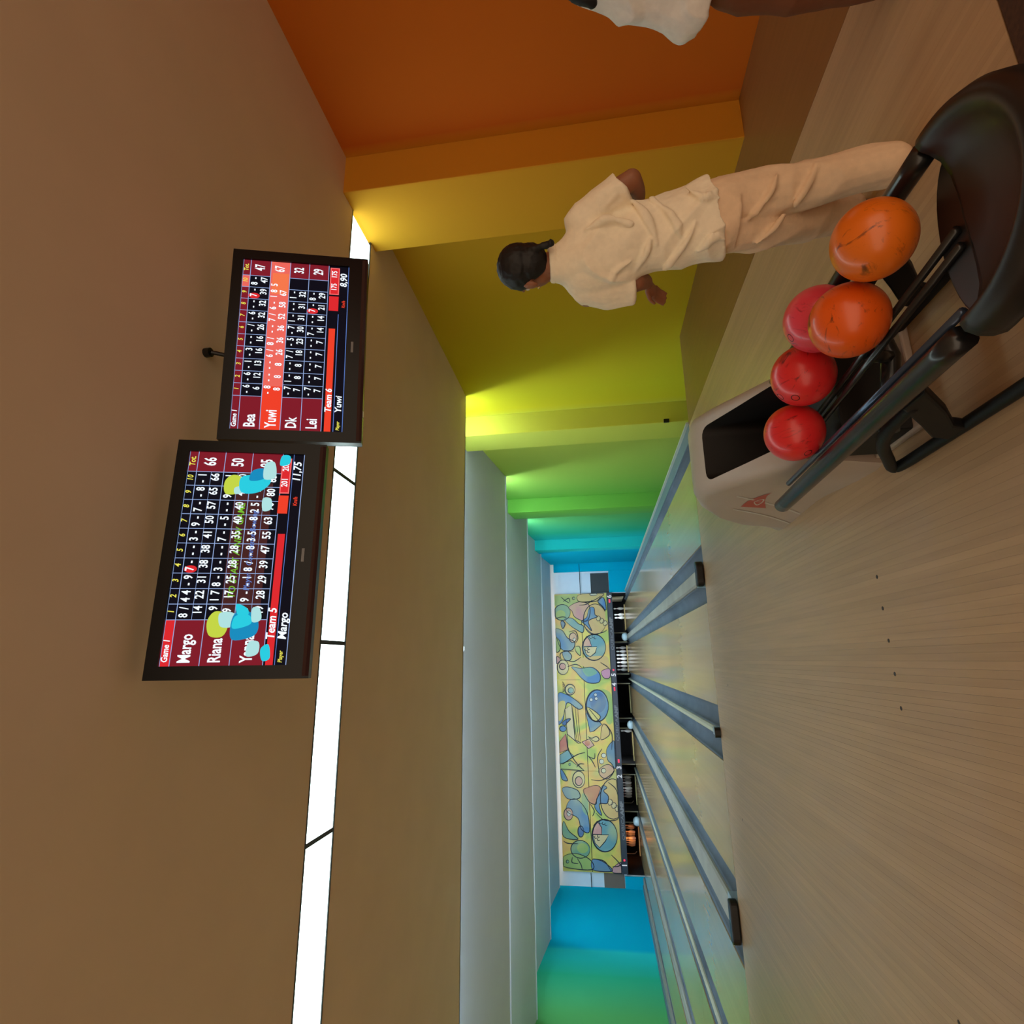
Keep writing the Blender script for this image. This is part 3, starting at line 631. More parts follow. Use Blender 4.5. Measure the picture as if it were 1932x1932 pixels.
    s.blob([(0.87, 0.66), (0.945, 0.66), (0.955, 0.74), (0.88, 0.76)], 'pale'); s.blob([(0.71, 0.68), (0.77, 0.67), (0.77, 0.74), (0.72, 0.75)], 'pale'); s.blob([(0.94, 0.79), (0.99, 0.80), (0.99, 0.87), (0.95, 0.87)], 'cyan')
def draw6(s):
    tt = [0.068, 0.255, 0.435, 0.615, 0.80]; n1 = 0.19; f1 = 0.905
    s.rect(0, 1, 0, tt[0], 'maroon'); s.rect(0, n1, 0, tt[4], 'maroon'); s.rect(f1, 1, 0, tt[4], 'maroon')
    s.rect(0, 1, tt[1], tt[2], 'salmon'); s.rect(0, n1+0.06, tt[1], tt[2], 'hot'); s.rect(0.80, 0.93, tt[1]+0.02, tt[2]-0.01, 'orange'); s.rect(0.835, 0.905, 0, tt[0], 'salmon')
    for b in [0.0]+tt: s.rect(0, 1, b-0.003, b+0.003, 'line')
    for b0, b1 in ((0, tt[1]), (tt[2], tt[4])):
        for i in range(11): a = n1+(f1-n1)*i/10; s.rect(a-0.0015, a+0.0015, b0, b1, 'line')
    s.text('Game 1', 0.012, 0.034, 0.045, sx=0.85, align='LEFT', shear=0.15, bold=0.0006)
    for i in range(10): s.text(str(i+1), n1+(f1-n1)*(i+0.5)/10, 0.034, 0.042, 'yellow', 0.8, shear=0.15)
    s.text('Tot.', 0.95, 0.034, 0.042, 'yellow', 0.8, shear=0.15)
    for i, (t, tot) in enumerate((('Bea', '47'), ('Yuwi', '67'), ('Dk', '32'), ('Lei', '29'))):
        m_ = (tt[i]+tt[i+1])/2; s.text(t, 0.014, m_+0.01, 0.10, sx=0.62, align='LEFT', bold=0.0008); s.text(tot, 0.953, m_, 0.092, sx=0.52, bold=0.001)
    h = 0.062
    frames(s, n1, f1, tt[0], tt[1], ['- 6', '- 6', '- 1', '- 3', '- -', '- /', '- 6', '- -', '7 -', '8 -'], '6 12 13 16 16 26 32 32 39 47'.split(), h=h, circ=8)
    frames(s, n1, f1, tt[1], tt[2], ['- 8', '- -', '- -', '6 /', '8 /', '- -', '7 /', '6 -', '1 8', '5'], '8 8 8 26 36 36 52 58 67'.split()+[''], h=h)
    frames(s, n1, f1, tt[2], tt[3], ['- 7', '1 -', '- -', '7 /', '- 5', '- 7', '1 -', '- -', '1 -', ''], '7 8 8 18 23 30 31 31 32'.split()+[''], h=h)
    frames(s, n1, f1, tt[3], tt[4], ['- 7', '- -', '- -', '- -', '- -', '7 -', '- -', '7 -', '8 -', ''], '7 7 7 7 7 14 14 21 29'.split()+[''], h=h, circ=7)
    s.rect(0.0, 0.61, 0.825, 0.885, 'hot'); s.rect(0.72, 0.81, 0.815, 0.905, 'red'); s.rect(0.82, 0.99, 0.815, 0.905, 'pink'); s.rect(0.826, 0.984, 0.825, 0.895, 'red')
    s.text('Team 6', 0.11, 0.857, 0.06, sx=0.95, align='LEFT', shear=0.15, bold=0.0006); s.text('175', 0.865, 0.86, 0.052, sx=0.75); s.text('175', 0.945, 0.86, 0.052, sx=0.75)
    s.rect(0, 0.70, 0.905, 0.911, 'blue'); s.rect(0, 1, 0.988, 0.994, 'blue')
    s.text('Player', 0.01, 0.95, 0.032, 'yellow', 0.8, 'LEFT', 0.15); s.text('Yuwi', 0.11, 0.95, 0.06, sx=1.0, align='LEFT', shear=0.15, bold=0.0005)
    s.text('Km/h', 0.76, 0.955, 0.032, 'hot', 0.8, shear=0.15); s.text('8,90', 0.91, 0.95, 0.065, sx=0.95, shear=0.15, bold=0.0006)
m5 = monitor((0.437, 2.065, 2.626), 0.28, 0.0, 0.606, 'nearer score monitor on the left showing Team 5 and cartoon figures', draw5)
m6 = monitor((1.491, 2.215, 2.568), 0.306, -0.06, 0.640, 'farther score monitor on the right showing Team 6 with a highlighted row', draw6)
for g, (x_, y_) in ((m5, (0.437, 2.20)), (m6, (1.46, 2.36))):
    b = MB().box(x_-0.08, x_+0.08, y_-0.06, y_+0.06, CZ-0.012, CZ).tube([(x_, y_, CZ-0.01), (x_, y_, g.location.z+0.05)], 0.02, 10).box(x_-0.1, x_+0.1, y_-0.05, y_-0.02, g.location.z-0.06, g.location.z+0.1)
    o = link('ceiling_mount', b.mesh('ceiling_mount', M_BLACKP), None); o.parent = g; o.matrix_parent_inverse = (Matrix.Translation(g.location) @ g.rotation_euler.to_matrix().to_4x4()).inverted()
b = MB().tube([(1.44, 2.12, CZ), (1.44, 2.12, CZ-0.03)], 0.022, 12).tube([(1.44, 2.12, CZ-0.03), (1.44, 2.17, CZ-0.10)], 0.01, 8)
solo('ceiling_hook', b, M_BLACKP, (1.44, 2.12, CZ), 'small black ceiling fixing just above the farther monitor', 'hook')
o = link('cable_clip', MB().box(-0.014, 0.014, -0.012, 0.01, -0.012, 0.0).mesh('cable_clip', MATS['white_plastic']), m6, (-0.34, 0.0, -H_/2-0.001))

# ------------------------------------------------------------------ ball return with rack
M_RAIL = mat('rail_black_rubber', (26, 28, 30), 0.30, coat=0.2, nz=0.1, nscale=20)
M_TRAY = mat('tray_black_plastic', (26, 23, 21), 0.42, coat=0.0, nz=0.2, nscale=12)
br = thing('ball_return', (0.95, 2.2, 0), 'grey ball return with long black ball rack on the approach', 'ball return')
sec = [(2.36, 0.80, 1.22, 0.33), (2.42, 0.79, 1.24, 0.38), (2.6, 0.80, 1.26, 0.47), (2.8, 0.82, 1.28, 0.575), (2.95, 0.835, 1.295, 0.635), (3.08, 0.84, 1.295, 0.63), (3.25, 0.835, 1.285, 0.575), (3.45, 0.825, 1.27, 0.46), (3.62, 0.82, 1.25, 0.30), (3.74, 0.83, 1.22, 0.14), (3.79, 0.86, 1.18, 0.03)]
rg = []
for y, xl, xr, zt in sec:
    r_ = min(0.07, zt*0.45); ring = [Vector((xl-0.03, y, 0.0)), Vector((xl-0.012, y, max(0.004, (zt-r_)*0.5)))]
    for k in range(7): q = math.pi-math.pi/2*k/6; ring.append(Vector((xl+r_+r_*math.cos(q), y, zt-r_+r_*math.sin(q))))
    for k in range(7): q = math.pi/2-math.pi/2*k/6; ring.append(Vector((xr-r_+r_*math.cos(q), y, zt-r_+r_*math.sin(q))))
    ring += [Vector((xr+0.012, y, max(0.004, (zt-r_)*0.5))), Vector((xr+0.03, y, 0.0))]
    rg.append(ring)
M_HOOD = mat('hood_warm_grey', (176, 160, 146), 0.45, nz=0.05, nscale=6)
M_WELL = mat('well_black', (12, 12, 12), 0.6)
def rrect(x0, x1, y0, y1, r_, n=5):
    P = []
    for cx_, cy_, a in ((x1-r_, y1-r_, 0), (x0+r_, y1-r_, 90), (x0+r_, y0+r_, 180), (x1-r_, y0+r_, 270)):
        for k in range(n): q = math.radians(a+90*k/(n-1)); P.append((cx_+r_*math.cos(q), cy_+r_*math.sin(q)))
    return P
cut = MB().prism(rrect(0.885, 1.18, 2.2, 2.86, 0.05), 0.10, 0.9, 'z')
me = baked(MB().rings(rg), [M_HOOD], boolean=(cut, [M_WELL]))
for v in me.vertices: v.co -= br.location
hood = link('hood', me, br); me.set_sharp_from_angle(angle=math.radians(35))
part('well_throat', MB().lathe([(0.0, 0.002), (0.10, 0.002), (0.11, 0.012), (0.125, 0.0)], (1.05, 2.72, 0.10), n=20), M_BLACKP, hood, True)
# emblem and two raised pale bands on the hood's left side
def onside(y, t):    # point on the left flank at fraction t of its height
    for s0, s1 in zip(sec[:-1], sec[1:]):
        if s0[0] <= y <= s1[0]:
            k = (y-s0[0])/(s1[0]-s0[0]); xl = s0[1]+(s1[1]-s0[1])*k; zt = s0[3]+(s1[3]-s0[3])*k; break
    r_ = min(0.07, zt*0.45); zz = (zt-r_)*t
    return Vector((xl-0.03+0.018*min(1, t*2)+0.012*max(0, t*2-1)-0.002, y, zz))
def patch(rows, name, M, par):
    mb = MB(); n = len(rows[0])
    mb.add([p for r in rows for p in r], [(i*n+j, i*n+j+1, (i+1)*n+j+1, (i+1)*n+j) for i in range(len(rows)-1) for j in range(n-1)])
    return part(name, mb, M, par)
for ya, yb in ((3.22, 3.50), (2.95, 3.30)):
    patch([[onside(ya+(yb-ya)*(1-t/8)*1.0+dy, 0.02+0.75*t/8) for dy in (0, 0.022)] for t in range(9)], 'pale_band', mat('band_pale', (196, 190, 180), 0.4), hood)
patch([[onside(2.88+0.30*k/6+(0.10*(1-u))*0.3, 0.36+(0.26*(k/6))*(u-0.35)+0.16) for u in (0, 0.33, 0.66, 1)] for k in range(7)], 'red_emblem', mat('emblem_red', (176, 70, 52), 0.4), hood)
em = catmull([(0.0, 0.40, 0), (0.5, 0.30, 0), (1.0, 0.5, 0), (0.5, 0.66, 0)], 5, True)
eb = MB()
for i in range(len(em)):
    a, b2 = em[i], em[(i+1) % len(em)]
    f_ = lambda p, g_: onside(3.02+0.13*(0.5+(p.x-0.5)*g_), 0.53+0.12*((p.y-0.5)*g_*2))+Vector((-0.0015, 0, 0))
    eb.add([f_(a, 1), f_(b2, 1), f_(b2, 0.75), f_(a, 0.75)], [(0, 1, 2, 3)])
part('emblem_ring', eb, MATS['band_pale'], hood)
# outer rails (left, right), centre rails, end tray
part('outer_rail', MB().tube(catmull([(0.672, 2.60, 0.335), (0.68, 2.2, 0.34), (0.69, 1.7, 0.345), (0.695, 1.25, 0.35)], 4), 0.030, 14, flat=1.15), M_RAIL, br, True)
part('outer_rail', MB().tube(catmull([(1.20, 2.44, 0.345), (1.20, 2.1, 0.345), (1.20, 1.6, 0.35), (1.19, 1.22, 0.35)], 4), 0.026, 14, flat=1.15), M_RAIL, br, True)
for dx in (-0.022, 0.022):
    part('centre_rail', MB().tube([(0.865+dx, 2.42, 0.315), (0.935+dx, 1.22, 0.325)], 0.011, 10), M_RAIL, br, True)
part('inner_rail', MB().tube([(0.728, 2.44, 0.350), (0.742, 1.22, 0.356)], 0.011, 10), mat('rail_steel_blue', (70, 86, 110), 0.25, metal=0.5), br, True)
part('inner_rail', MB().tube([(1.14, 2.34, 0.31), (1.135, 1.42, 0.32)], 0.010, 10), MATS['rail_steel_blue'], br, True)
tp = [(0.0, 0.318), (0.08, 0.319), (0.15, 0.325), (0.19, 0.338), (0.213, 0.358), (0.226, 0.376), (0.243, 0.384), (0.262, 0.378), (0.276, 0.355), (0.28, 0.325), (0.272, 0.295), (0.25, 0.28), (0.0, 0.275)]
ty = MB(); n = 40; cx_, cy_ = 0.943, 1.20; rg = []
for k in range(n+1):
    q = math.pi+math.pi*k/n
    rg.append([Vector((cx_+r_*math.cos(q), cy_+r_*math.sin(q)*1.08, z_)) for r_, z_ in tp])
ty.rings(rg, cap=True)
rg2 = [[Vector((cx_+sx_*r_, cy_+dy, z_)) for r_, z_ in tp] for sx_ in () for dy in ()]
part('end_tray', ty, M_TRAY, br, True)
part('tray_tongue', MB().prism([(0.943+0.225*math.cos(math.pi*k/16), 1.199+0.10*math.sin(math.pi*k/16)) for k in range(17)], 0.285, 0.3175, 'z'), M_TRAY, br, bevel=0.006)
# supports
for x_ in (0.70, 1.19):
    part('leg', MB().prism([(1.90, 0.012), (1.86, 0.10), (1.76, 0.18), (1.62, 0.30), (1.50, 0.30), (1.66, 0.16), (1.77, 0.08), (1.80, 0.012)], x_-0.018, x_+0.018), mat('leg_black', (12, 12, 13), 0.55, spec=0.3), br, bevel=0.008)
    pth = catmull([(x_, 1.62, 0.268), (x_, 1.80, 0.25), (x_, 1.95, 0.20), (x_, 2.10, 0.115), (x_, 2.205, 0.05), (x_, 2.17, 0.028), (x_, 1.95, 0.027), (x_, 1.5, 0.027), (x_, 1.08, 0.027)], 6)
    part('foot_loop', MB().tube(pth, 0.021, 12), MATS['leg_black'], br, True)
part('cross_beam', MB().tube([(0.70, 1.82, 0.24), (0.95, 1.80, 0.20), (1.19, 1.82, 0.24)], 0.03, 10).tube([(0.95, 1.80, 0.2), (0.92, 1.72, 0.30)], 0.022, 8), M_RAIL, br, True)
part('lift_housing', MB().box(0.80, 1.13, 2.06, 2.34, 0.0, 0.27), M_WELL, br, bevel=0.01)
part('base_plate', MB().box(0.79, 1.2, 2.02, 2.36, 0.0, 0.03), M_HOOD, br, bevel=0.008)

# ------------------------------------------------------------------ bowling balls on the rack
def ballmat(name, rgb, dark):
    M = bpy.data.materials.new(name); M.use_nodes = True; nt = M.node_tree; N = nt.nodes; L = nt.links; b = N['Principled BSDF']
    tc = N.new('ShaderNodeTexCoord'); mp_ = N.new('ShaderNodeMapping'); mp_.inputs['Scale'].default_value = (1, 3.4, 1.4); mp_.inputs['Rotation'].default_value = (0.5, 0.7, 0.4)
    tx = N.new('ShaderNodeTexNoise'); tx.inputs['Scale'].default_value = 9; tx.inputs['Detail'].default_value = 7; tx.inputs['Roughness'].default_value = 0.7; tx.inputs['Distortion'].default_value = 1.2
    cr = N.new('ShaderNodeValToRGB'); cr.color_ramp.elements[0].position = 0.57; cr.color_ramp.elements[1].position = 0.70
    cr.color_ramp.elements[0].color = (*lin(rgb), 1); cr.color_ramp.elements[1].color = (*lin(dark), 1)
    L.new(tc.outputs['Object'], mp_.inputs[0]); L.new(mp_.outputs[0], tx.inputs['Vector']); L.new(tx.outputs[0], cr.inputs[0]); L.new(cr.outputs[0], b.inputs['Base Color'])
    b.inputs['Roughness'].default_value = 0.33; b.inputs['Coat Weight'].default_value = 0.15
    return M
BO = ballmat('ball_orange', (226, 112, 24), (120, 56, 18)); BO2 = ballmat('ball_deep_orange', (228, 92, 18), (110, 44, 14))
BR_ = ballmat('ball_red', (222, 44, 48), (120, 22, 26)); BP = ballmat('ball_pink', (226, 66, 86), (130, 34, 46))
def ball(c, d, M, label, holes, rot):
    bm = bmesh.new(); bmesh.ops.create_icosphere(bm, subdivisions=5, radius=d/2)
    me = bpy.data.meshes.new('bowling_ball'); bm.to_mesh(me); bm.free(); me.materials.append(M)
    me.polygons.foreach_set('use_smooth', [True]*len(me.polygons))
    o = link('bowling_ball', me, None, c); o.rotation_euler = rot; tag(o, label, 'bowling ball', 'bowling balls on the rack')
    for hx in holes:
        u = Vector(hx).normalized(); R_ = o.rotation_euler.to_matrix(); ul = R_.inverted() @ u
        q = ul.to_track_quat('Z', 'Y').to_matrix(); mb = MB(); rr = 0.0125
        mb.lathe([(0.0, d/2-0.004), (rr*0.8, d/2-0.003), (rr, d/2+0.0004-rr*rr/d), (rr*1.18, d/2+0.0003-1.39*rr*rr/d)], (0, 0, 0), n=14)
        mb.v = [q @ p for p in mb.v]
        part('finger_hole', mb, mat('hole_dark', (46, 14, 10), 0.7), o, True, local=True)
    return o
ball((1.065, 1.365, 0.425), 0.204, BO, 'scuffed light orange bowling ball nearest the black end tray', [], (0.3, 0.8, 2.1))
ball((0.950, 1.555, 0.427), 0.213, BO2, 'deep orange bowling ball touching the scuffed one, second from the tray', [], (1.3, 0.2, 0.6))
ball((1.075, 1.735, 0.428), 0.213, BP, 'pinkish red bowling ball half hidden behind the deep orange one', [(-0.5, 0.1, 0.85)], (0.2, 1.6, 0.9))
ball((0.972, 1.925, 0.427), 0.214, BR_, 'red bowling ball in the middle of the row, resting against the farthest one', [(-0.62, 0.15, 0.75), (-0.85, -0.2, 0.42)], (2.0, 0.4, 0.2))
ball((0.820, 2.085, 0.427), 0.212, BR_, 'red bowling ball farthest along the rack, beside the hood opening', [(-0.92, -0.35, -0.22)], (0.6, 2.2, 1.4))
ball((1.0, 2.62, 0.213), 0.212, BR_, 'shadowed red bowling ball down inside the black hood opening', [], (0.6, 0.2, 1.4))

# ------------------------------------------------------------------ people
def limb(mb, pts, rad, n=14):
    P = catmull(pts, 5); R_ = [v.x for v in catmull([(r_, 0, 0) for r_ in rad], 5)]
    mb.tube(P, R_, n)
    mb.ell(P[0], R_[0], n=12, k=8); mb.ell(P[-1], R_[-1], n=12, k=8)
def loft(mb, secs, n=24, rot=0.0):
    """secs: (cx, cy, cz, half width, half depth)"""
    S5 = [Vector(s[:3]) for s in secs]; C5 = catmull(S5, 4); W5 = catmull([(s[3], s[4], s[5] if len(s) > 5 else 0) for s in secs], 4); rg_ = []
    for c, w5 in zip(C5, W5):
        rg_.append([Vector((c.x+w5.x*math.cos(q), c.y+w5.y*math.sin(q), c.z+w5.z*math.cos(q))) for q in [2*math.pi*k/n for k in range(n)]])
    mb.rings(rg_)
def hand(mb, w0, d, up, s=1.0):
    """palm + five fingers: w0 wrist, d pointing direction, up = back of the hand"""
    d = Vector(d).normalized(); up = Vector(up).normalized(); side = d.cross(up).normalized(); w0 = Vector(w0)
    mb.tube([w0, w0+d*0.045*s, w0+d*0.085*s], [0.024*s, 0.033*s, 0.03*s], 12, flat=0.6)
    for k, (o5, l5) in enumerate(((-0.027, 0.062), (-0.009, 0.072), (0.009, 0.067), (0.026, 0.052))):
        a = w0+d*0.08*s+side*o5*s; b5 = a+d*l5*0.5*s-up*0.008*s; c5 = b5+d*l5*0.35*s-up*0.024*s
        limb(mb, [a, b5, c5], [0.0092*s, 0.0085*s, 0.007*s], 8)
    a = w0+d*0.025*s-side*0.028*s; limb(mb, [a, a+d*0.03*s-side*0.022*s-up*0.008*s, a+d*0.058*s-side*0.024*s-up*0.018*s], [0.012*s, 0.010*s, 0.008*s], 8)
def person_part(name, mb, M, g, voxel, sm=3, fold=0.0, fs=9.0, vert=1.0):
    def dsp(co, no):
        if not fold: return co
        q = Vector((co.x*fs, co.y*fs, co.z*fs*vert))
        a = noise.noise(q); b5 = noise.noise(q*2.3+Vector((7, 3, 1)))
        rdg = max(0.0, 1-abs(a)*3.2)
        return co+no*fold*(rdg*1.3+b5*0.5-0.45)
    me = baked(mb, [M], voxel=voxel, smooth_it=sm, disp=dsp)
    me.name = name
    return link(name, me, g)
def cloth(name, rgb, rough=0.85, bump=0.15): return mat(name, rgb, rough, nz=0.05, nscale=40, bump=bump, spec=0.2)
SKIN = mat('skin_brown', (150, 96, 66), 0.5, nz=0.05, nscale=20, sss=0.1); HAIR = mat('hair_black', (11, 9, 9), 0.6, nz=0.3, nscale=60, stretch=(1, 1, 0.1), bump=0.2)
SHIRT = cloth('shirt_cream', (250, 238, 212)); TROUS = cloth('trousers_beige', (236, 206, 172))
def head(mb, c, face, s=1.0):
    """head about 0.21 m tall with nose, lips, brow, jaw and ears; face = horizontal direction looked at"""
    f_ = Vector((*face, 0)).normalized(); r_ = Vector((f_.y, -f_.x, 0)); c = Vector(c); M3 = Matrix((r_, f_, Vector((0, 0, 1)))).transposed()
    at = lambda x_, y_, z_: c+M3 @ Vector((x_*s, y_*s, z_*s))
    mb.ell(c+M3 @ Vector((0, -0.008, 0.022)), (0.076*s, 0.092*s, 0.083*s), M=M3); mb.ell(at(0, 0.018, -0.035), (0.060*s, 0.066*s, 0.068*s), M=M3)
    mb.ell(at(0, 0.04, -0.082), (0.032*s, 0.036*s, 0.024*s), M=M3)
    mb.tube([at(0, 0.078, 0.02), at(0, 0.093, -0.012), at(0, 0.098, -0.028)], [0.008*s, 0.011*s, 0.014*s], 8)
    mb.ell(at(0, 0.079, -0.055), (0.024*s, 0.012*s, 0.009*s), M=M3)
    for q in (-1, 1):
        mb.ell(at(q*0.078, -0.006, -0.014), (0.010*s, 0.021*s, 0.031*s), M=M3); mb.ell(at(q*0.032, 0.070, 0.026), (0.024*s, 0.012*s, 0.009*s), M=M3)
    return at
def eyes(at, g):
    for q in (-1, 1):
        part('eye', MB().ell(at(q*0.031, 0.074, 0.008), 0.0115, 12, 8), mat('eye_white', (225, 220, 212), 0.25), g, True, local=True)
        part('iris', MB().ell(at(q*0.031, 0.0815, 0.008), 0.0055, 10, 6), M_BLACKP, g, True, local=True)

# ---- girl walking onto the approach
ang = math.atan2(-0.645, 0.765)
g = thing('person', (1.6, 1.9, 0), 'person in cream T-shirt and beige trousers walking away, dark hair tied back', 'person', rz=ang)
b = MB()
at = head(b, (-0.058, 0.0, 1.408), (-0.62, 0.78), 1.02)
limb(b, [(-0.05, -0.005, 1.34), (-0.042, -0.012, 1.25)], [0.046, 0.052])
loft(b, [(0.04, 0, 0.70, 0.09, 0.07), (0.01, 0, 0.85, 0.10, 0.075), (-0.03, 0, 1.08, 0.13, 0.085), (-0.04, 0, 1.22, 0.13, 0.07)])
limb(b, [(0.08, 0.0, 1.17), (0.165, -0.018, 1.07), (0.212, -0.01, 0.985)], [0.045, 0.042, 0.037])
limb(b, [(0.212, -0.01, 0.985), (0.17, 0.10, 0.955), (0.12, 0.19, 0.95)], [0.038, 0.034, 0.024]); hand(b, (0.12, 0.19, 0.95), (-0.6, 0.75, 0.1), (0.5, 0.4, 0.7), 0.92)
limb(b, [(-0.18, 0.02, 1.17), (-0.175, 0.01, 1.06), (-0.150, 0.0, 0.97)], [0.05, 0.044, 0.038])
limb(b, [(-0.150, 0.0, 0.97), (-0.155, 0.06, 0.935), (-0.165, 0.125, 0.915)], [0.039, 0.034, 0.025]); hand(b, (-0.165, 0.125, 0.915), (-0.55, 0.6, -0.45), (0.3, 0.2, 0.9), 0.92)
limb(b, [(0.09, 0, 0.72), (0.12, 0.05, 0.40), (0.155, -0.02, 0.09)], [0.07, 0.05, 0.035]); limb(b, [(0.0, 0.02, 0.72), (0.01, 0.12, 0.40), (0.02, 0.27, 0.10)], [0.07, 0.05, 0.035])
body = person_part('body', b, SKIN, g, 0.0055, 2)
eyes(at, body)
# earring
part('earring', MB().ell(at(-0.089, -0.002, -0.045), 0.006, 8, 6), mat('earring_gold', (220, 190, 120), 0.2, metal=1.0), body, True, local=True)
h = MB()
fdir = Vector((-0.62, 0.78, 0)).normalized(); rdir = Vector((fdir.y, -fdir.x, 0)); M3 = Matrix((rdir, fdir, Vector((0, 0, 1)))).transposed()
hc = Vector((-0.058, 0.0, 1.408))
h.ell(hc+M3 @ Vector((0, -0.022, 0.036)), (0.087, 0.096, 0.087), n=20, k=12, M=M3); h.ell(hc+M3 @ Vector((0, -0.048, -0.012)), (0.075, 0.062, 0.075), n=18, k=10, M=M3)
h.ell(hc+M3 @ Vector((0.062, -0.005, 0.0)), (0.024, 0.06, 0.055), M=M3); h.ell(hc+M3 @ Vector((-0.068, 0.0, 0.03)), (0.014, 0.04, 0.03), M=M3)
for k in range(6): h.ell((0.012+0.003*k, -0.075-0.004*k, 1.385-0.017*k), (0.016, 0.016, 0.013), 10, 6)
person_part('hair', h, HAIR, g, 0.006, 2, 0.002, 30)
s = MB()
loft(s, [(0.052, 0, 0.672, 0.152, 0.125, 0.034), (0.045, 0, 0.72, 0.150, 0.125, 0.02), (0.02, 0, 0.83, 0.138, 0.115), (0.005, -0.005, 0.93, 0.136, 0.112), (-0.02, -0.01, 1.04, 0.15, 0.118), (-0.038, -0.01, 1.14, 0.158, 0.112), (-0.042, -0.008, 1.215, 0.142, 0.092), (-0.044, -0.01, 1.262, 0.088, 0.072), (-0.046, -0.012, 1.305, 0.066, 0.060)])
s.ell((0.075, -0.005, 1.165), 0.082); s.tube([(0.075, -0.005, 1.165), (0.135, -0.012, 1.095), (0.182, -0.016, 1.015)], [0.082, 0.078, 0.076], 18)
s.ell((-0.140, 0.005, 1.155), 0.082); s.tube([(-0.140, 0.005, 1.16), (-0.162, 0.008, 1.08), (-0.160, 0.012, 0.985)], [0.080, 0.079, 0.076], 18)
for ridge in ([(0.135, -0.07, 0.985), (0.06, -0.112, 0.93), (-0.02, -0.116, 0.905)], [(0.135, -0.06, 0.915), (0.07, -0.112, 0.85), (0.0, -0.118, 0.815)], [(-0.11, -0.07, 0.87), (-0.03, -0.116, 0.80), (0.04, -0.124, 0.765)],
              [(-0.12, -0.07, 0.99), (-0.05, -0.118, 0.945), (0.0, -0.122, 0.93)], [(0.06, -0.095, 1.17), (0.085, -0.108, 1.08), (0.06, -0.118, 1.0)], [(-0.17, -0.055, 1.11), (-0.10, -0.108, 1.06), (-0.07, -0.118, 1.0)],
              [(0.16, -0.08, 0.80), (0.12, -0.108, 0.74), (0.11, -0.11, 0.68)], [(-0.06, -0.10, 0.75), (-0.02, -0.115, 0.70), (-0.03, -0.115, 0.655)], [(0.13, -0.085, 1.09), (0.16, -0.08, 1.05), (0.20, -0.06, 1.03)]):
    limb(s, ridge, [0.006, 0.017, 0.006], 8)
sh = person_part('t_shirt', s, SHIRT, g, 0.0055, 2, 0.010, 6.5, 0.9)
part('collar', MB().tube([(-0.046+0.066*math.cos(q), -0.012+0.061*math.sin(q), 1.302+0.006*math.sin(q)) for q in [2*math.pi*k/24 for k in range(25)]], 0.010, 8, flat=1.6), SHIRT, sh, True, local=True)
t = MB()
loft(t, [(0.045, 0, 0.60, 0.12, 0.105), (0.045, 0, 0.72, 0.125, 0.11), (0.03, 0, 0.82, 0.12, 0.10)])
limb(t, [(0.095, 0.0, 0.66), (0.108, 0.02, 0.50), (0.118, 0.035, 0.36), (0.138, 0.01, 0.22), (0.155, -0.02, 0.075)], [0.088, 0.088, 0.082, 0.08, 0.074])
limb(t, [(0.005, 0.01, 0.66), (0.0, 0.06, 0.50), (0.0, 0.11, 0.37), (0.01, 0.19, 0.23), (0.02, 0.26, 0.10)], [0.09, 0.088, 0.083, 0.08, 0.076])
for ridge in ([(0.03, -0.06, 0.56), (0.10, -0.075, 0.50), (0.17, -0.05, 0.47)], [(0.06, -0.055, 0.40), (0.12, -0.052, 0.36), (0.18, -0.03, 0.33)], [(-0.06, -0.03, 0.52), (-0.01, -0.04, 0.46), (0.03, -0.035, 0.43)]):
    limb(t, ridge, [0.006, 0.016, 0.006], 8)
person_part('trousers', t, TROUS, g, 0.007, 2, 0.008, 7.5, 0.55)
for (fx, fy) in ((0.155, 0.0), (0.02, 0.28)):
    k = MB(); k.ell((fx, fy+0.05, 0.036), (0.042, 0.115, 0.034)); k.ell((fx, fy-0.02, 0.052), (0.038, 0.05, 0.048)); k.box(fx-0.038, fx+0.038, fy-0.055, fy+0.15, 0.001, 0.016)
    o = person_part('shoe', k, mat('shoe_grey', (92, 84, 84), 0.5), g, 0.006, 2)

# ---- second person, cut by the picture edge
ang2 = math.atan2(-0.522, 0.853)+math.radians(-28.5)
ang2 = math.atan2(-0.853, 0.522)
g = thing('person', (2.45, 1.5, 0), 'person in white T-shirt and brown trousers at the right edge of the picture', 'person', rz=ang2)
b = MB()
at = head(b, (0.13, 0.0, 1.40), (0.5, 0.86), 1.0)
limb(b, [(0.13, -0.005, 1.33), (0.12, -0.01, 1.24)], [0.048, 0.055])
loft(b, [(0.02, 0, 0.60, 0.13, 0.09), (0.05, 0, 0.85, 0.12, 0.085), (0.08, 0, 1.06, 0.14, 0.09), (0.11, 0, 1.20, 0.14, 0.07)])
limb(b, [(0.24, 0.0, 1.18), (0.29, 0.0, 1.04), (0.30, 0.03, 0.90)], [0.05, 0.044, 0.038]); limb(b, [(0.30, 0.03, 0.90), (0.27, 0.15, 0.84), (0.22, 0.24, 0.82)], [0.038, 0.034, 0.025]); hand(b, (0.22, 0.24, 0.82), (-0.4, 0.9, 0), (0, 0.2, 1))
limb(b, [(0.0, 0.03, 1.17), (0.0, 0.12, 1.04), (0.03, 0.20, 0.95)], [0.05, 0.044, 0.038]); limb(b, [(0.03, 0.20, 0.95), (0.08, 0.28, 0.90), (0.12, 0.35, 0.88)], [0.038, 0.034, 0.025]); hand(b, (0.12, 0.35, 0.88), (0.5, 0.8, 0), (0, 0.2, 1))
limb(b, [(-0.08, 0, 0.62), (-0.13, 0.02, 0.35), (-0.14, 0, 0.09)], [0.075, 0.055, 0.038]); limb(b, [(0.11, 0, 0.62), (0.11, 0.03, 0.35), (0.10, 0.05, 0.09)], [0.075, 0.055, 0.038])
body = person_part('body', b, SKIN, g, 0.006, 2)
eyes(at, body)
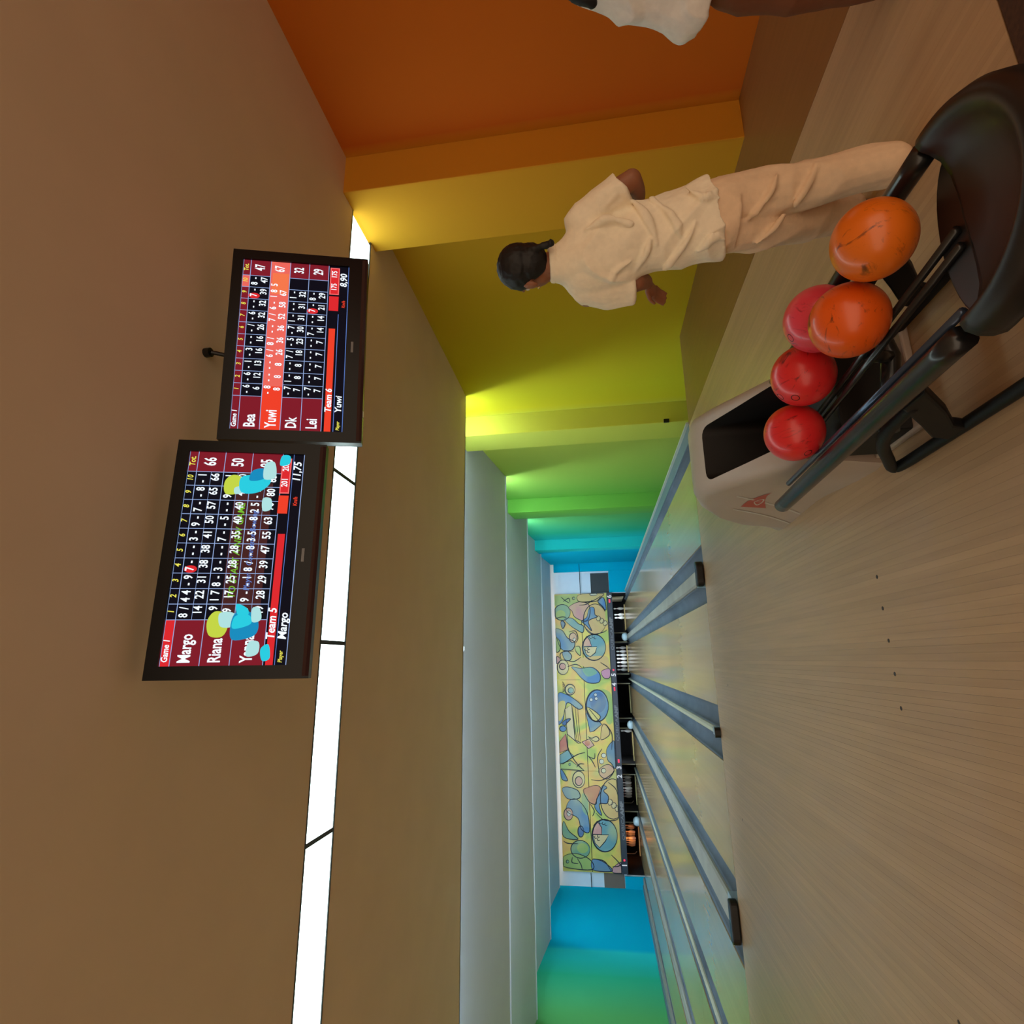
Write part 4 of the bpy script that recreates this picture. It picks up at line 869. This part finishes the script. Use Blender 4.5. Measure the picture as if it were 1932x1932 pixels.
h = MB(); hc = Vector((0.13, 0, 1.40))
fdir = Vector((0.5, 0.86, 0)).normalized(); rdir = Vector((fdir.y, -fdir.x, 0)); M3 = Matrix((rdir, fdir, Vector((0, 0, 1)))).transposed()
h.ell(hc+M3 @ Vector((0, -0.022, 0.036)), (0.088, 0.098, 0.088), n=20, k=12, M=M3); h.ell(hc+M3 @ Vector((0, -0.05, -0.02)), (0.078, 0.062, 0.08), n=18, k=10, M=M3)
limb(h, [(0.09, -0.06, 1.36), (0.03, -0.09, 1.24), (-0.04, -0.10, 1.15), (-0.075, -0.10, 1.10)], [0.05, 0.05, 0.035, 0.02])
person_part('hair', h, HAIR, g, 0.007, 2, 0.002, 30)
s = MB()
loft(s, [(-0.035, -0.02, 0.66, 0.20, 0.15, -0.05), (-0.028, -0.02, 0.72, 0.215, 0.15, -0.05), (0.0, -0.015, 0.86, 0.195, 0.135), (0.035, -0.01, 1.0, 0.185, 0.125), (0.075, 0, 1.1, 0.178, 0.115), (0.11, 0, 1.19, 0.155, 0.095), (0.125, 0, 1.245, 0.09, 0.075), (0.13, 0, 1.28, 0.066, 0.062)])
limb(s, [(0.23, 0, 1.16), (0.27, 0, 1.08), (0.29, 0.01, 0.99)], [0.07, 0.07, 0.07]); limb(s, [(0.01, 0.02, 1.15), (0.0, 0.07, 1.08), (0.005, 0.12, 1.03)], [0.07, 0.068, 0.066])
person_part('t_shirt', s, cloth('shirt_white', (244, 240, 234)), g, 0.008, 2, 0.010, 7.5, 0.7)
t = MB()
loft(t, [(0.0, 0, 0.55, 0.16, 0.11), (0.01, 0, 0.68, 0.155, 0.11), (0.02, 0, 0.80, 0.145, 0.105)])
limb(t, [(-0.07, 0, 0.60), (-0.115, 0.01, 0.42), (-0.135, 0.015, 0.25), (-0.14, 0, 0.075)], [0.10, 0.092, 0.082, 0.075]); limb(t, [(0.10, 0, 0.60), (0.11, 0.02, 0.42), (0.11, 0.04, 0.25), (0.10, 0.05, 0.075)], [0.10, 0.092, 0.082, 0.075])
person_part('trousers', t, cloth('trousers_brown', (124, 78, 54)), g, 0.009, 2, 0.009, 7, 0.5)
for (fx, fy) in ((-0.14, 0.0), (0.10, 0.05)):
    k = MB(); k.ell((fx, fy+0.05, 0.036), (0.044, 0.12, 0.034)); k.ell((fx, fy-0.02, 0.052), (0.04, 0.05, 0.048)); k.box(fx-0.04, fx+0.04, fy-0.055, fy+0.155, 0.001, 0.016)
    person_part('shoe', k, mat('shoe_dark', (60, 50, 50), 0.5), g, 0.007, 2)
